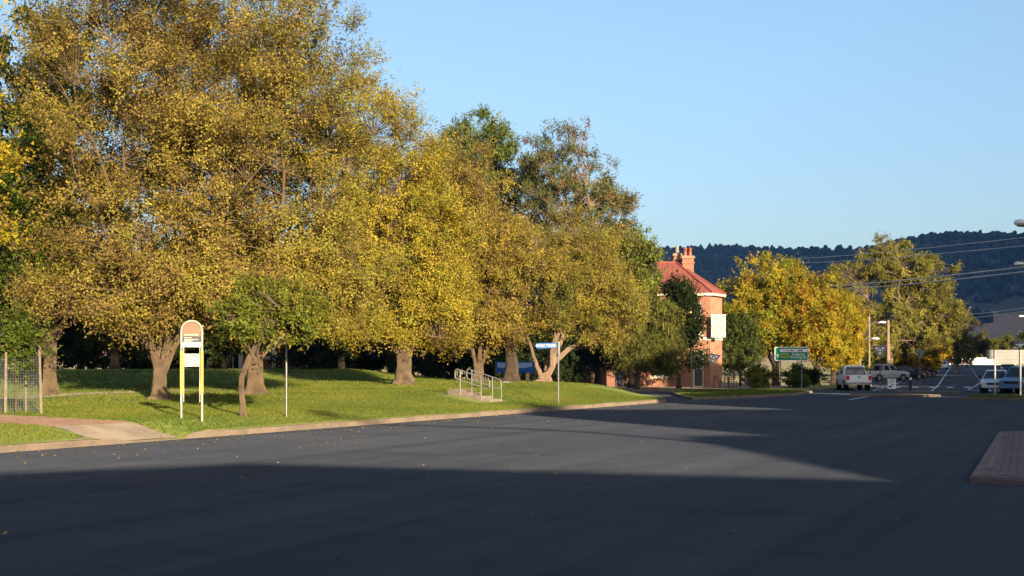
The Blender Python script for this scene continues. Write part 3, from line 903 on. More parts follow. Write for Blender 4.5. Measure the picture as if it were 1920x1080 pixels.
# evergreens behind the lawn: each a tree, three kinds
PR = [tree('evergreen_tree', 'x', 'tree', (0, 0, -30), [(0, 0, 5.2, 2.6, 2.6, 3.6), (0, 0, 3.2, 3.0, 3.0, 2.6)], .22, 1.6, 7, 190, 7, 11, (.27, .16), DARK, bark='bark_dark', seed=61, split=False),
      tree('evergreen_tree', 'x', 'tree', (0, 0, -30), [(0, 0, 6.4, 1.8, 1.8, 4.6), (0, 0, 3.6, 2.2, 2.2, 3.0)], .22, 1.6, 7, 190, 7, 11, (.27, .16), DARK[1:] + [(.05, .065, .015, 2)], bark='bark_dark', seed=62, split=False),
      tree('evergreen_tree', 'x', 'tree', (0, 0, -30), [(0, 0, 9.5, 3.0, 3.0, 6.0), (0, 0, 5.0, 3.2, 3.2, 3.4)], .3, 2.0, 8, 260, 7, 11, (.28, .17), DARK[:2] + [(.05, .07, .014, 2)], bark='bark_dark', seed=63, split=False)]
EV = [(-40, 78, 2, 'tall dark evergreen cut by the left edge behind the sapling'), (62, 84, 2, 'tall dark evergreen above the wire guard'),
      (150, 96, 0, 'rounded dark evergreen left of the big elm trunk'), (215, 88, 1, 'narrow dark evergreen just left of the big elm stems'),
      (345, 98, 0, 'rounded dark evergreen seen past the bus stop sign'), (420, 92, 1, 'narrow dark evergreen left of the crooked small trunk'),
      (585, 96, 0, 'rounded dark evergreen under the drooping branch'), (640, 90, 1, 'narrow dark evergreen at the top of the bank left of the forked elm'),
      (690, 100, 0, 'rounded dark evergreen directly left of the forked trunk'), (735, 92, 1, 'narrow dark evergreen behind the forked trunk'),
      (800, 98, 0, 'rounded dark evergreen between the forked elm and the handrails'), (850, 104, 1, 'narrow dark evergreen behind the low dark stems'),
      (925, 100, 0, 'rounded dark evergreen above the blue banner'), (990, 105, 1, 'narrow dark evergreen behind the pale stemmed elm'),
      (1050, 104, 0, 'rounded dark evergreen behind the blue toilets sign post'), (1120, 106, 1, 'narrow dark evergreen left of the drooping pepper tree'), (265, 102, 0, 'rounded dark evergreen behind the big elm trunk')]
used = set()
for i, (px, y, k, lab) in enumerate(EV):
    if k in used: c = copy_tree(PR[k])
    else: c = PR[k]; used.add(k)
    x = (px - 960) / F * y
    c.location = (x, y, on_lawn(x, y) if px < 1000 else .3)
    c.rotation_euler.z = i * 1.7
    sc = 1.0 + .12 * math.sin(i * 2.3) + (.25 if i < 2 else 0)
    c.scale = (sc, sc, sc)
    c['label'] = lab; c['group'] = 'dark evergreens behind the lawn'

# ------------------------------------------------------------------ hills
RX = [-1000, 300, 600, 900, 1100, 1205, 1300, 1400, 1470, 1540, 1620, 1690, 1740, 1795, 1850, 1925, 2100, 2400, 3000, 4200]
RY = [520, 492, 470, 458, 455, 461, 471, 477, 474, 468, 462, 446, 441, 441, 456, 465, 450, 470, 480, 560]
HY = 2600.0
def ridge_z(x):
    px = 960 + x * F / HY
    return 1.6 + (690 - np.interp(px, RX, RY) - np.interp(px, [1500, 1700], [21, 10])) * HY / F
def hill_z(x, y):
    f = sst((np.asarray(y, float) - 950) / (HY - 950))
    b = np.clip(1 - (np.asarray(y, float) - HY) / 1800, 0, 1)
    z = 3.0 + (ridge_z(x) - 3) * np.where(np.asarray(y) > HY, b, f)
    return z + f * (9 * np.sin(np.asarray(x) * .011 + np.asarray(y) * .004) + 6 * np.sin(np.asarray(y) * .013 + np.asarray(x) * .021)) * np.where(np.abs(np.asarray(y) - HY) < 120, .3, 1) - 0.5
hx = np.linspace(-1900, 3000, 120); hy = np.concatenate([np.linspace(950, 2600, 50), np.linspace(2680, 4300, 10)])
X, Y = np.meshgrid(hx, hy)
Z = hill_z(X, Y)
idx = np.arange(X.size).reshape(X.shape)
Q = np.stack([idx[:-1, :-1], idx[:-1, 1:], idx[1:, 1:], idx[1:, :-1]], -1).reshape(-1, 4)
fy = Y[:-1, :-1].ravel()
elev = (Z[:-1, :-1] / Y[:-1, :-1]).ravel()
hill = np_mesh('hills', np.stack([X, Y, Z], -1).reshape(-1, 3), Q, [M['hill'], M['paddock']], mi=(elev < .036), smooth=np.ones(len(Q)))
tag(hill, kind='structure')
g = np.random.default_rng(5)
n = 10500
fx = g.uniform(-500, 1350, n); fyy = g.uniform(1500, 2720, n)
# a denser fringe along the crest
k = 1500
fx[:k] = g.uniform(-300, 1350, k); fyy[:k] = g.uniform(2560, 2660, k)
fz = hill_z(fx, fyy)
ok = (fz / fyy > .035 + .012 * np.sin(fx * .013) + .006 * np.sin(fx * .05 + fyy * .02))
fx, fyy, fz = fx[ok], fyy[ok], fz[ok]; n = len(fx)
h = g.uniform(6, 15, n); w = g.uniform(2.6, 7.0, n)
hh = np.array([-.1, .25, .6, .88, 1.0])
CC = np.stack([fx[:, None] + g.normal(0, .8, (n, 5)), fyy[:, None] + g.normal(0, .8, (n, 5)), fz[:, None] + h[:, None] * hh], -1)
RR = w[:, None] * np.array([.45, .95, 1.0, .65, .12]) * g.uniform(.75, 1.2, (n, 5))
tv, tq = tubes(CC, RR, 5)
tn = np.array([(.020, .029, .026), (.026, .034, .028), (.017, .024, .021)])[g.integers(0, 3, n)] * g.uniform(.7, 1.3, (n, 1))
tag(np_mesh('forest', tv, tq, M['needle'], tint=np.repeat(tn, 25, 0)), kind='stuff')
# unseen high range, added to keep the wooded hill in shade (behind the shops, to the right)
hx = np.linspace(420, 3300, 40); hy = np.linspace(-1100, 500, 24)
X, Y = np.meshgrid(hx, hy)
Z = 930 * sst((X - 420) / 900) * sst((3300 - X) / 500) * np.exp(-((Y + 300) / 380.0) ** 2) + 14 * np.sin(X * .013) * np.sin(Y * .017) * sst((X - 420) / 700)
Z = np.maximum(Z, -1.0)
idx = np.arange(X.size).reshape(X.shape)
Q = np.stack([idx[:-1, :-1], idx[:-1, 1:], idx[1:, 1:], idx[1:, :-1]], -1).reshape(-1, 4)
tag(np_mesh('hills', np.stack([X, Y, Z], -1).reshape(-1, 3), Q, M['hill'], smooth=np.ones(len(Q))), kind='structure')

# ------------------------------------------------------------------ buildings
def wall(mb, p, q, z0, z1, holes, depth=.16, mi=0):
    """wall from p to q (outside on the right of p->q), holes = (u0,u1,v0,v1); reveals included"""
    p, q = Vector((*p, 0)), Vector((*q, 0))
    d = (q - p).normalized(); L = (q - p).length
    inn = Vector((-d.y, d.x, 0))
    us = sorted({0, L, *[h[0] for h in holes], *[h[1] for h in holes]})
    vs = sorted({z0, z1, *[h[2] for h in holes], *[h[3] for h in holes]})
    P = lambda u, v, t=0: p + d * u + inn * t + Vector((0, 0, v))
    for a, b in zip(us, us[1:]):
        for c, e in zip(vs, vs[1:]):
            um, vm = (a + b) / 2, (c + e) / 2
            if any(h[0] < um < h[1] and h[2] < vm < h[3] for h in holes): continue
            mb.add([P(a, c), P(b, c), P(b, e), P(a, e)], [(0, 1, 2, 3)], mi)
    for a, b, c, e in holes:
        for (u0, v0, u1, v1) in ((a, c, b, c), (b, c, b, e), (b, e, a, e), (a, e, a, c)):
            mb.add([P(u0, v0), P(u1, v1), P(u1, v1, depth), P(u0, v0, depth)], [(0, 1, 2, 3)], mi)
    return d, inn, P

def window(parent, P, h, depth=.13, frame='cream', sill=True, bars=(1, 1), name='window', glass='glass'):
    a, b, c, e = h
    f = MB(); w = .07
    def bx(u0, u1, v0, v1, t0, t1):
        vs = [P(u, v, t) for u in (u0, u1) for t in (t0, t1) for v in (v0, v1)]
        f.add(vs, [(0, 1, 3, 2), (4, 6, 7, 5), (0, 4, 5, 1), (2, 3, 7, 6), (0, 2, 6, 4), (1, 5, 7, 3)])
    g_ = .003
    t0, t1 = depth - .07, depth - .005
    bx(a + g_, a + w, c + g_, e - g_, t0, t1); bx(b - w, b - g_, c + g_, e - g_, t0, t1)
    bx(a + w, b - w, c + g_, c + w, t0, t1); bx(a + w, b - w, e - w, e - g_, t0, t1)
    nu, nv = bars
    for i in range(1, nu): 
        u_ = a + (b - a) * i / nu; bx(u_ - .025, u_ + .025, c + w, e - w, t0 + .01, t1)
    for i in range(1, nv):
        v_ = c + (e - c) * i / nv; bx(a + w, b - w, v_ - .025, v_ + .025, t0 + .012, t1 - .002)
    o = f.build(name, M[frame], parent)
    for i in range(nu):
        for j in range(nv):
            u0 = a + w + (b - a - 2 * w) * i / nu; u1 = a + w + (b - a - 2 * w) * (i + 1) / nu
            v0 = c + w + (e - c - 2 * w) * j / nv; v1 = c + w + (e - c - 2 * w) * (j + 1) / nv
            MB().add([P(u0, v0, depth), P(u1, v0, depth), P(u1, v1, depth), P(u0, v1, depth)], [(0, 1, 2, 3)]).build('pane', M[glass], o)
    if sill:
        s = MB()
        vs = [P(u, v, t) for u in (a - .12, b + .12) for t in (-.09, -.002) for v in (c - .16, c - .005)]
        s.add(vs, [(0, 1, 3, 2), (4, 6, 7, 5), (0, 4, 5, 1), (2, 3, 7, 6), (0, 2, 6, 4), (1, 5, 7, 3)])
        s.build('sill', M[frame], o)
    return o

# two storey brick building with a red hipped roof
HB = empty('brick_building', (0, 0, 0), 0, 'two storey red brick corner building with a red hipped iron roof and chimney pots', 'building')
P0, P1, P2, P3, P4 = (15.4, 112.0), (16.7, 114.5), (17.8, 123.4), (0.6, 125.2), (-0.5, 113.9)
wb = MB()
front_holes = [(16 - 1.5, 16 - .66, 4.25, 6.7), (16 - 4.5, 16 - 3.2, .95, 2.7), (16 - 7.4, 16 - 6.5, .13, 2.5), (16 - 10.9, 16 - 9.6, .98, 2.75), (16 - 1.28, 16 - .5, .13, 2.95),
               (16 - 4.3, 16 - 3.3, 4.4, 6.5), (16 - 7.4, 16 - 6.4, 4.4, 6.5), (16 - 10.7, 16 - 9.7, 4.4, 6.5), (16 - 13.5, 16 - 12.6, 4.4, 6.5)]
LF = math.dist(P4, P0)
front_holes = [(a + LF - 16, b + LF - 16, c, e) for a, b, c, e in front_holes]
_, _, PF = wall(wb, P4, P0, 0, 7.25, front_holes)
_, _, PC = wall(wb, P0, P1, 0, 7.25, [])
_, _, PR_ = wall(wb, P1, P2, 0, 7.25, [(2, 3.1, 1, 2.8), (5, 6.1, 1, 2.8), (2, 3.1, 4.4, 6.5), (5, 6.1, 4.4, 6.5)])
wall(wb, P2, P3, 0, 7.25, []); wall(wb, P3, P4, 0, 7.25, [])
wb.build('wall', M['brick'], HB)
for i, h in enumerate(front_holes):
    if i in (2, 4): window(HB, PF, h, name='door', sill=False, bars=(1, 2), frame='cream' if i == 4 else 'dark', glass='door')
    else: window(HB, PF, h, bars=(1, 2))
for h in [(2, 3.1, 1, 2.8), (5, 6.1, 1, 2.8), (2, 3.1, 4.4, 6.5), (5, 6.1, 4.4, 6.5)]: window(HB, PR_, h, bars=(1, 2))
def band(pts, z0, z1, out, m, name):
    b = MB()
    V_ = [Vector((*p, 0)) for p in pts]
    cen = sum(V_, Vector()) / len(V_)
    o_ = []
    n_ = len(V_)
    for i in range(n_):
        d1 = (V_[i] - V_[i - 1]).normalized(); d2 = (V_[(i + 1) % n_] - V_[i]).normalized()
        n1 = Vector((d1.y, -d1.x, 0)); n2 = Vector((d2.y, -d2.x, 0))
        nn = (n1 + n2); nn = nn / max(.3, nn.dot(n1))
        o_.append(V_[i] + nn * out)
    for i in range(n_):
        j = (i + 1) % n_
        a, c = V_[i], V_[j]; A_, C2 = o_[i], o_[j]
        up0, up1 = Vector((0, 0, z0)), Vector((0, 0, z1))
        b.add([A_ + up0, C2 + up0, C2 + up1, A_ + up1], [(0, 1, 2, 3)])
        b.add([A_ + up1, C2 + up1, c + up1, a + up1], [(0, 1, 2, 3)])
        b.add([a + up0, c + up0, C2 + up0, A_ + up0], [(0, 1, 2, 3)])
    return b.build(name, m, HB), o_
FP = [P4, P0, P1, P2, P3]
band(FP, 3.78, 3.98, .06, M['cream'], 'string_course')
_, EV_ = band(FP, 7.24, 7.42, .32, M['cream'], 'fascia')
R1, R0 = Vector((13.5, 118.2, 10.25)), Vector((4.6, 119.3, 10.25))
E = [v + Vector((0, 0, 7.425)) for v in EV_]
rf = MB()
def roof_face(vs, n_ribs=0):
    rf.add(vs, [tuple(range(len(vs)))])
roof_face([E[0], E[1], R1, R0]); roof_face([E[1], E[2], R1]); roof_face([E[2], E[3], R1]); roof_face([E[3], E[4], R0, R1]); roof_face([E[4], E[0], R0])
ro = rf.build('roof', M['roof'], HB)
# raised seams of the iron sheets and the ridge and hip caps
sm = MB()
for face in ((E[0], E[1], R1, R0), (E[1], E[2], R1), (E[2], E[3], R1)):
    a, b = face[0], face[1]
    d = (b - a).normalized(); nrm = (b - a).cross(face[2] - a).normalized()
    up = nrm.cross(d)
    L = (b - a).length
    for i in range(1, int(L / .42)):
        o = a + d * (i * .42)
        tmax = None
        k = len(face)
        for m_ in range(1, k):
            s0, s1 = face[m_], face[(m_ + 1) % k]
            e = s1 - s0
            den = up.dot(nrm.cross(e))
            if abs(den) < 1e-6: continue
            t_ = (s0 - o).dot(nrm.cross(e)) / den
            w_ = (o + up * t_ - s0).dot(e) / e.length_squared
            if t_ > .05 and -.001 <= w_ <= 1.001: tmax = t_ if tmax is None else min(tmax, t_)
        if tmax:
            p, q = o + nrm * .003, o + up * tmax + nrm * .003
            sm.add([p - d * .03, p + d * .03, q + d * .03, q - d * .03, p + nrm * .03, q + nrm * .03], [(0, 4, 5, 3), (4, 1, 2, 5), (0, 1, 4)])
tag(sm.build('roof_rib', M['roof'], ro), kind='stuff')
cp = MB()
for a, b in ((E[1], R1), (E[2], R1), (E[0], R0), (R0, R1), (E[3], R1)):
    cp.tube([a + Vector((0, 0, .04)), b + Vector((0, 0, .04))], .07, 6)
cp.build('ridge_cap', M['roof'], ro)
def chimney(x, y, w, d, z0, z1, pots):
    c = MB()
    c.box(-w / 2, w / 2, -d / 2, d / 2, z0, z1)
    c.box(-w / 2 - .06, w / 2 + .06, -d / 2 - .06, d / 2 + .06, z1 - .42, z1 - .30)
    o = c.build('chimney', M['brick'], HB, loc=(x, y, 0))
    k = MB()
    k.box(-w / 2 - .10, w / 2 + .10, -d / 2 - .10, d / 2 + .10, z1 + .002, z1 + .10)
    k.box(-w / 2 - .05, w / 2 + .05, -d / 2 - .05, d / 2 + .05, z1 + .102, z1 + .2)
    k.build('chimney_cap', M['stone'], o)
    for px_ in pots:
        q = MB()
        q.tube([(px_, 0, z1 + .2), (px_, 0, z1 + .3), (px_, 0, z1 + .75), (px_, 0, z1 + .78), (px_, 0, z1 + .85)], [.17, .15, .12, .16, .16], 10)
        q.build('chimney_pot', M['sign_orange'] if px_ else M['stone'], o)
chimney(13.65, 119.0, .62, .62, 9.0, 10.85, (0,))
chimney(14.35, 117.6, .92, .6, 8.3, 10.55, (-.2, .2))
for z0, px_, in ((0, 1106), (0, 1331)):
    pass
dp = MB(); q = PF(LF - 5.6, 0, -.07); dp.tube([q, q + Vector((0, 0, 7.2))], .05, 6); dp.build('downpipe', M['dark'], HB)
# projecting white board
WB = empty('sign_board', (15.5 + .45, 111.3, 0), 0, 'blank looking white board with faint lines projecting from the brick corner', 'sign')
b = MB(); b.box(-.52, .52, -.03, .03, 4.02, 5.70); b.build('panel', M['sign_cream'], WB)
b = MB(); b.box(-.55, .55, -.035, .035, 5.702, 5.74); b.box(-.55, .55, -.035, .035, 3.98, 4.018); b.box(-.55, -.522, -.035, .035, 4.02, 5.70); b.box(.522, .55, -.035, .035, 4.02, 5.70)
b.build('frame', M['white'], WB)
for i in range(6):
    b = MB(); w_ = (.42, .34, .45, .38, .44, .3)[i]
    b.box(-w_, w_, -.034, -.031, 5.48 - i * .26, 5.515 - i * .26); b.build('faint_text_line', M['faint_print'], WB)
b = MB(); b.box(-.05, .05, -.04, .9, 5.76, 5.84); b.box(-.05, .05, -.04, .9, 3.84, 3.92); b.build('bracket', M['grey_steel'], WB)
# paved apron round the building
n = MB(); n.prism([(-6, 101.5), (8.5, 98.5), (13, 99.8), (26, 107), (26, 128), (-6, 128)], 0.0, .125)
tag(n.build('footpath', M['concrete']), kind='structure')

# brick hall behind the lawn
HL = empty('brick_hall', (-18.5, 106, 0), RAD(-4), 'low brick hall with cream verandah posts behind the elm trunks', 'building')
zb = 1.5
wbm = MB(); holes = [(1, 2.2, zb + .9, zb + 2.4), (3.4, 4.4, zb, zb + 2.2), (6, 7.2, zb + .9, zb + 2.4), (9, 10.2, zb + .9, zb + 2.4)]
_, _, PH = wall(wbm, (-6, 0), (6, 0), 0, zb + 3.3, holes); wall(wbm, (6, 0), (6, 8), 0, zb + 3.3, []); wall(wbm, (6, 8), (-6, 8), 0, zb + 3.3, []); wall(wbm, (-6, 8), (-6, 0), 0, zb + 3.3, [])
wbm.build('wall', M['brick'], HL)
for i, h in enumerate(holes): window(HL, PH, h, bars=(2, 1), name='door' if i == 1 else 'window', sill=i != 1)
for x in (-5.8, -3.4, -1, 1.4, 3.8, 5.8):
    b = MB(); b.box(x - .12, x + .12, -1.9, -1.66, 0, zb + 2.7); b.build('verandah_post', M['cream'], HL)
b = MB(); b.add([(-6.4, -2.2, zb + 2.7), (6.4, -2.2, zb + 2.7), (6.4, 4, zb + 5), (-6.4, 4, zb + 5), (6.4, 8.4, zb + 3.3), (-6.4, 8.4, zb + 3.3)], [(0, 1, 2, 3), (3, 2, 4, 5), (1, 4, 2), (0, 3, 5)])
b.build('roof', M['grey_steel'], HL)
b = MB(); b.box(-6.3, 6.3, -2.1, 0, 0, zb + .02); b.build('verandah_floor', M['concrete'], HL)

tree('hedge', 'long dark hedge closing the lawn along the top of the bank', 'hedge', (-30, 110, 1.2),
     [(x, 0, 1.6, 3.2, 1.6, 2.0) for x in range(-26, 33, 4)], .12, .6, 14, 1000, 6, 11, (.32, .22), DARK, bark='bark_dark', seed=71, split=False, bough=2)

# ------------------------------------------------------------------ shops across the road and behind, out of the frame, that shade it
def shop(x, y, rz, w, d, h, label, mwall, par=.6):
    o = empty('shop', (x, y, 0), rz, label, 'shop', 'shops across the road')
    b = MB()
    hs = []
    u_ = 1.0
    while u_ + 2.2 < w:
        hs.append((u_, u_ + 1.8, .5, 2.4)); u_ += 3.0
    if h > 7: hs += [(a + .3, c - .3, 4.4, 6.0) for a, c, _, _ in list(hs)]
    _, _, P = wall(b, (0, 0), (w, 0), 0, h, hs); wall(b, (w, 0), (w, d), 0, h, []); wall(b, (w, d), (0, d), 0, h, []); wall(b, (0, d), (0, 0), 0, h, [])
    b.build('wall', mwall, o)
    for q in hs: window(o, P, q, bars=(1, 1))
    c = MB(); c.box(-.1, w + .1, -.12, .22, h + .003, h + .16); c.build('parapet_cap', M['cream'], o)
    c = MB(); c.box(.02, w - .02, .25, d - .02, h - par, h - par + .1); c.build('roof', M['grey_steel'], o)
    c = MB(); c.box(0, w, -1.6, -.01, 3.0, 3.14); c.build('awning', M['grey_steel'], o)
    return o
# behind the camera, facing it
shop(18.5, -12.6, RAD(180), 43.4, 12, 7.3, 'long low brick shop behind the viewpoint', M['brick_dark'])
o = shop(56, -12.8, RAD(180), 30.4, 5, 15.3, 'tall brick shop on the corner behind the viewpoint', M['brick_dark'])
o = SC.objects['shop']
b = MB(); b.plate([(-43.4, 7.465), (-.2, 7.465), (-.9, 7.6), (-9.2, 8.35), (-14, 7.75), (-22, 7.48)][:1] + [(-.02, 7.465), (-.9, 7.55), (-9.2, 8.35), (-14.5, 7.7), (-24, 7.47)], -.25, -.05)
b.v = [(-x, y + .3, z) for x, y, z in b.v]; b.f = [f[::-1] for f in b.f]
b.build('pediment', M['cream'], o)
o = empty('annexe', (0, 0, 0), 0, 'unseen skillion annexe between the two shops behind the viewpoint, shaped for its shadow', 'shop', 'shops across the road')
b = MB(); b.plate([(17.3, 0), (23.68, 0), (23.68, 10.6), (21.2, 10.45), (20.4, 10.0), (19.3, 8.75), (17.75, 7.6), (17.3, 6.9)], -12.5, -12.2); b.build('wall', M['stone'], o)  # unseen wall, its top outlined to cast the slanting shadow edge
b = MB(); b.add([(18.54, -13.02, 8.1), (21.2, -13.02, 10.42), (23.68, -13.02, 10.58), (23.68, -14.2, 10.58), (21.2, -14.2, 10.42), (18.54, -14.2, 8.1)], [(0, 1, 4, 5), (1, 2, 3, 4)]); b.build('roof', M['grey_steel'], o)
# unseen buildings along the right, added and sized to shade the road
def shop_line(u0, u1, h, lab, m, dx=0, dep=16):
    x0, y0 = 24.5 + .15 * u0 + dx, 19 + u0
    shop(24.5 + .15 * u1 + dx, 19 + u1, math.atan2(-1, -.15), math.hypot(.15, 1) * (u1 - u0), dep, h, lab, m)
shop_line(0, 14, 10.9, 'unseen first two storey shop on the right, sized to shade the road', M['brick_dark'])
shop_line(14.6, 27, 14.6, 'unseen rendered shop second on the right, sized to shade the road', M['stone'], dx=2, dep=5)
shop(32.0, 59.5, math.atan2(-.936, .352), 10, 12, 14.0, 'unseen narrow brick block added to shade the green direction sign', M['brick_dark'])  # added block, aligned with the sun so the green sign falls in shade
shop(48, 61, math.atan2(-1, -.05), 20, 16, 14.0, 'unseen tall brick warehouse set back at the right, added to shade the cars', M['brick_dark'])  # added out of view to put the right-hand cars in shade
shop(66, 140, math.atan2(-1, -.31), 54, 16, 12.0, 'unseen long warehouse added to shade the far road from the right', M['stone'])  # added out of view to shade the parked cars and far road

shop(114, 285, math.atan2(-1, -.311), 140, 16, 15.0, 'unseen row of sheds added to shade the rising far road', M['stone'])  # added out of view to carry that shade further up the road
# ------------------------------------------------------------------ right hand paving, islands, markings
slab = [(6.35, 20.0), (7.2, 19.3), (16, 18.2), (19, 34.6), (12.0, 34.3), (11.4, 33.8)]
def raised(name, poly, h, m, km, inset=.16):
    """kerbed island: kerb blocks round a raised top"""
    n_ = MB()
    V_ = [Vector((*p, 0)) for p in poly]; k = len(V_)
    ins = []
    for i in range(k):
        d1 = (V_[i] - V_[i - 1]).normalized(); d2 = (V_[(i + 1) % k] - V_[i]).normalized()
        n1 = Vector((-d1.y, d1.x, 0)); n2 = Vector((-d2.y, d2.x, 0))
        nn = n1 + n2; nn = nn / max(.4, nn.dot(n1))
        ins.append(V_[i] + nn * inset)
    n_.prism([(v.x, v.y) for v in ins], 0, h)
    top = tag(n_.build(name, m), kind='structure')
    for i in range(k):
        j = (i + 1) % k
        b_ = MB(); a, c, A_, C2 = V_[i], V_[j], ins[i], ins[j]
        L = (c - a).length; ns = max(1, round(L / 2.4))
        for s_ in range(ns):
            f0, f1 = s_ / ns + .004 / max(L, .1), (s_ + 1) / ns - .004 / max(L, .1)
            p, q, r_, t_ = a.lerp(c, f0), a.lerp(c, f1), A_.lerp(C2, f1), A_.lerp(C2, f0)
            m2 = MB()
            up = Vector((0, 0, h + .006)); lo = Vector((0, 0, h - .03))
            m2.add([p, q, r_, t_, p + lo, q + lo, r_ + up, t_ + up, p.lerp(t_, .2) + up, q.lerp(r_, .2) + up],
                   [(0, 1, 5, 4), (4, 5, 9, 8), (8, 9, 6, 7), (0, 4, 8, 7, 3), (1, 2, 6, 9, 5)])
            m2.build('kerb_block', km, top)
    return top
pv = raised('pavement', slab, .10, M['joint'], M['paver_grey'])
import mathutils
def in_slab(x, y, poly=slab, margin=.2):
    c = False; k = len(poly)
    for i in range(k):
        (x1, y1), (x2, y2) = poly[i], poly[i - 1]
        if (y1 > y) != (y2 > y) and x < (x2 - x1) * (y - y1) / (y2 - y1) + x1: c = not c
        ex, ey = x2 - x1, y2 - y1
        t_ = max(0, min(1, ((x - x1) * ex + (y - y1) * ey) / (ex * ex + ey * ey)))
        if math.hypot(x - x1 - ex * t_, y - y1 - ey * t_) < margin: return False
    return c
ea, eb = (.335, .942), (.942, -.335)
def slab_mask(a, b):
    return in_slab(4 + ea[0] * a + eb[0] * b, 16 + ea[1] * a + eb[1] * b)
tag(pave('paver', (4, 16), ea, eb, 90, 110, .23, .115, lambda x, y: .10, M['paver_grey'], .008, .005, slab_mask, parent=pv), kind='stuff')
raised('pavement', [(14.6, 36.5), (22, 35), (25, 58), (21.5, 60)], .14, M['paver_grey'], M['kerb'])
strip_poly = [(9.0, 71.8), (12.6, 76.0), (16.4, 83.0), (19.2, 92.0), (17.8, 97.5), (12.6, 98.5), (10.0, 91), (9.2, 80)]
vg = raised('verge', strip_poly, .14, M['lawn'], M['kerb'])
raised('traffic_island', [(18.9, 80.6), (21.6, 79.3), (23.6, 79.2), (23.4, 80.6), (21.4, 82.2), (19.4, 82.6)], .13, M['concrete'], M['kerb'])
raised('traffic_island', [(24.4, 91.2), (26.8, 90.0), (28.2, 90.4), (26.4, 93.8), (24.9, 94.2)], .13, M['concrete'], M['kerb'])
isl = raised('verge', [(22.4, 72.0), (22.9, 70.6), (25, 70.0), (34, 68.6), (38, 76), (30, 77.4), (25.2, 76.6)], .14, M['lawn'], M['kerb'])
raised('verge', [(19.5, 104.5), (24, 106.5), (27.5, 114), (32, 128), (27, 128), (21, 112)], .13, M['lawn'], M['kerb'])
def grass_on(poly, z, n_, name='grass'):
    g = np.random.default_rng(len(poly) + n_)
    xs_ = [p[0] for p in poly]; ys_ = [p[1] for p in poly]
    pts_ = []
    while len(pts_) < n_:
        x, y = g.uniform(min(xs_), max(xs_)), g.uniform(min(ys_), max(ys_))
        if in_slab(x, y, poly, .2): pts_.append((x, y, z))
    B = np.array(pts_); a = g.uniform(0, 6.28, n_); h = g.uniform(.04, .11, n_)
    d = np.stack([np.cos(a), np.sin(a), a * 0], 1) * .02
    T = B + np.stack([g.normal(0, .02, n_), g.normal(0, .02, n_), h], 1)
    V = np.stack([B - d, B + d, T + d * .3, T - d * .3], 1).reshape(-1, 3)
    t_ = np.array(GT)[g.integers(0, 4, n_)] * .8
    tag(np_mesh(name, V, np.arange(4 * n_).reshape(-1, 4), M['blade'], tint=np.repeat(t_, 4, 0)), kind='stuff')
grass_on(strip_poly, .14, 9000)
grass_on([(22.4, 72.0), (22.9, 70.6), (25, 70.0), (34, 68.6), (38, 76), (30, 77.4), (25.2, 76.6)], .14, 7000)

# painted lines
ln = MB()
def paint(a, b, w=.12):
    a, b = Vector(a), Vector(b)
    k = [0, 1]
    if a.y < 130 < b.y: k = [0, (130 - a.y) / (b.y - a.y), 1]
    d = (b - a); d.z = 0; d.normalize(); q = Vector((-d.y, d.x, 0)) * w / 2
    for f0, f1 in zip(k, k[1:]):
        p, r_ = a.lerp(b, f0), a.lerp(b, f1)
        p.z = ground_z(p.y) + .012; r_.z = ground_z(r_.y) + .012
        ln.add([p - q, r_ - q, r_ + q, p + q], [(0, 1, 2, 3)])
S = lambda a, b: spot(a, b, False)
paint(S(1592, 750), S(1643, 741), .14)
paint(S(1612, 741), S(1560, 738), .12)
paint(S(1700, 742), S(1800, 744), .12)
paint(S(1815, 731), S(1846, 709), .12); paint(S(1815, 731), S(1845, 734), .12)
for off, w_ in ((-4.2, .14), (-.1, .16), (4.0, .14)):
    y = 100
    while y < 400:
        L = 7 if off < 0 else 5
        paint((far_c(y) + off, y, 0), (far_c(y + L) + off, y + L, 0), w_)
        y += L + (2 if off < 0 else 6)
for y in range(104, 180, 9):
    paint((far_c(y) - 8, y, 0), (far_c(y) - 4.6, y + 4, 0), .11)
    paint((far_c(y) + 5, y + 2, 0), (far_c(y) + 9, y - 2, 0), .11)
for k_ in range(9):
    o_ = -6.2 + k_ * 1.45
    paint((far_c(117) + o_, 117, 0), (far_c(121.5) + o_, 121.5, 0), .55)
tag(ln.build('road_marking', M['line']), kind='structure')

# ------------------------------------------------------------------ signs and street furniture on the lawn
def facing(x, y): return math.atan2(-x, y) * 0.6
p = spot(359.5, 788)
BS = empty('bus_stop_sign', p, facing(p.x, p.y) + RAD(3), 'white arched bus stop sign with orange head and yellow sleeved posts', 'sign')
for sx in (-1, 1):
    b = MB(); b.tube([(sx * .243, 0, -.2), (sx * .243, 0, 2.13)], .026, 12); o = b.build('post', M['sign_cream'], BS)
    b = MB(); b.tube([(sx * .243, 0, .61), (sx * .243, 0, 1.65)], .036, 12); b.build('sleeve', M['yellow'], o)
    b = MB(); b.tube([(sx * .190, .01, .42), (sx * .190, .01, 1.74)], .013, 8); b.build('inner_post', M['sign_cream'], o)
b = MB(); b.tube([(.243 * math.cos(a), 0, 2.13 + .243 * math.sin(a)) for a in [math.pi * i / 16 for i in range(17)]], .026, 12); b.build('arch', M['sign_cream'], BS)
pl = [(-.21, 2.005), (.21, 2.005)] + [(.21 * math.cos(a), 2.13 + .21 * math.sin(a)) for a in [math.pi * i / 14 for i in range(15)]]
b = MB(); b.plate(pl, -.008, .008); b.build('head_panel', M['sign_orange'], BS)
hp = BS.children[-1]
b = MB()
for i in range(10): b.box(-.17 + i * .034, -.147 + i * .034 + .004 * (i % 3), -.0115, -.0095, 2.02, 2.052 + .012 * (i in (0, 7, 8)))
b.build('stop_name', M['sign_cream'], hp)
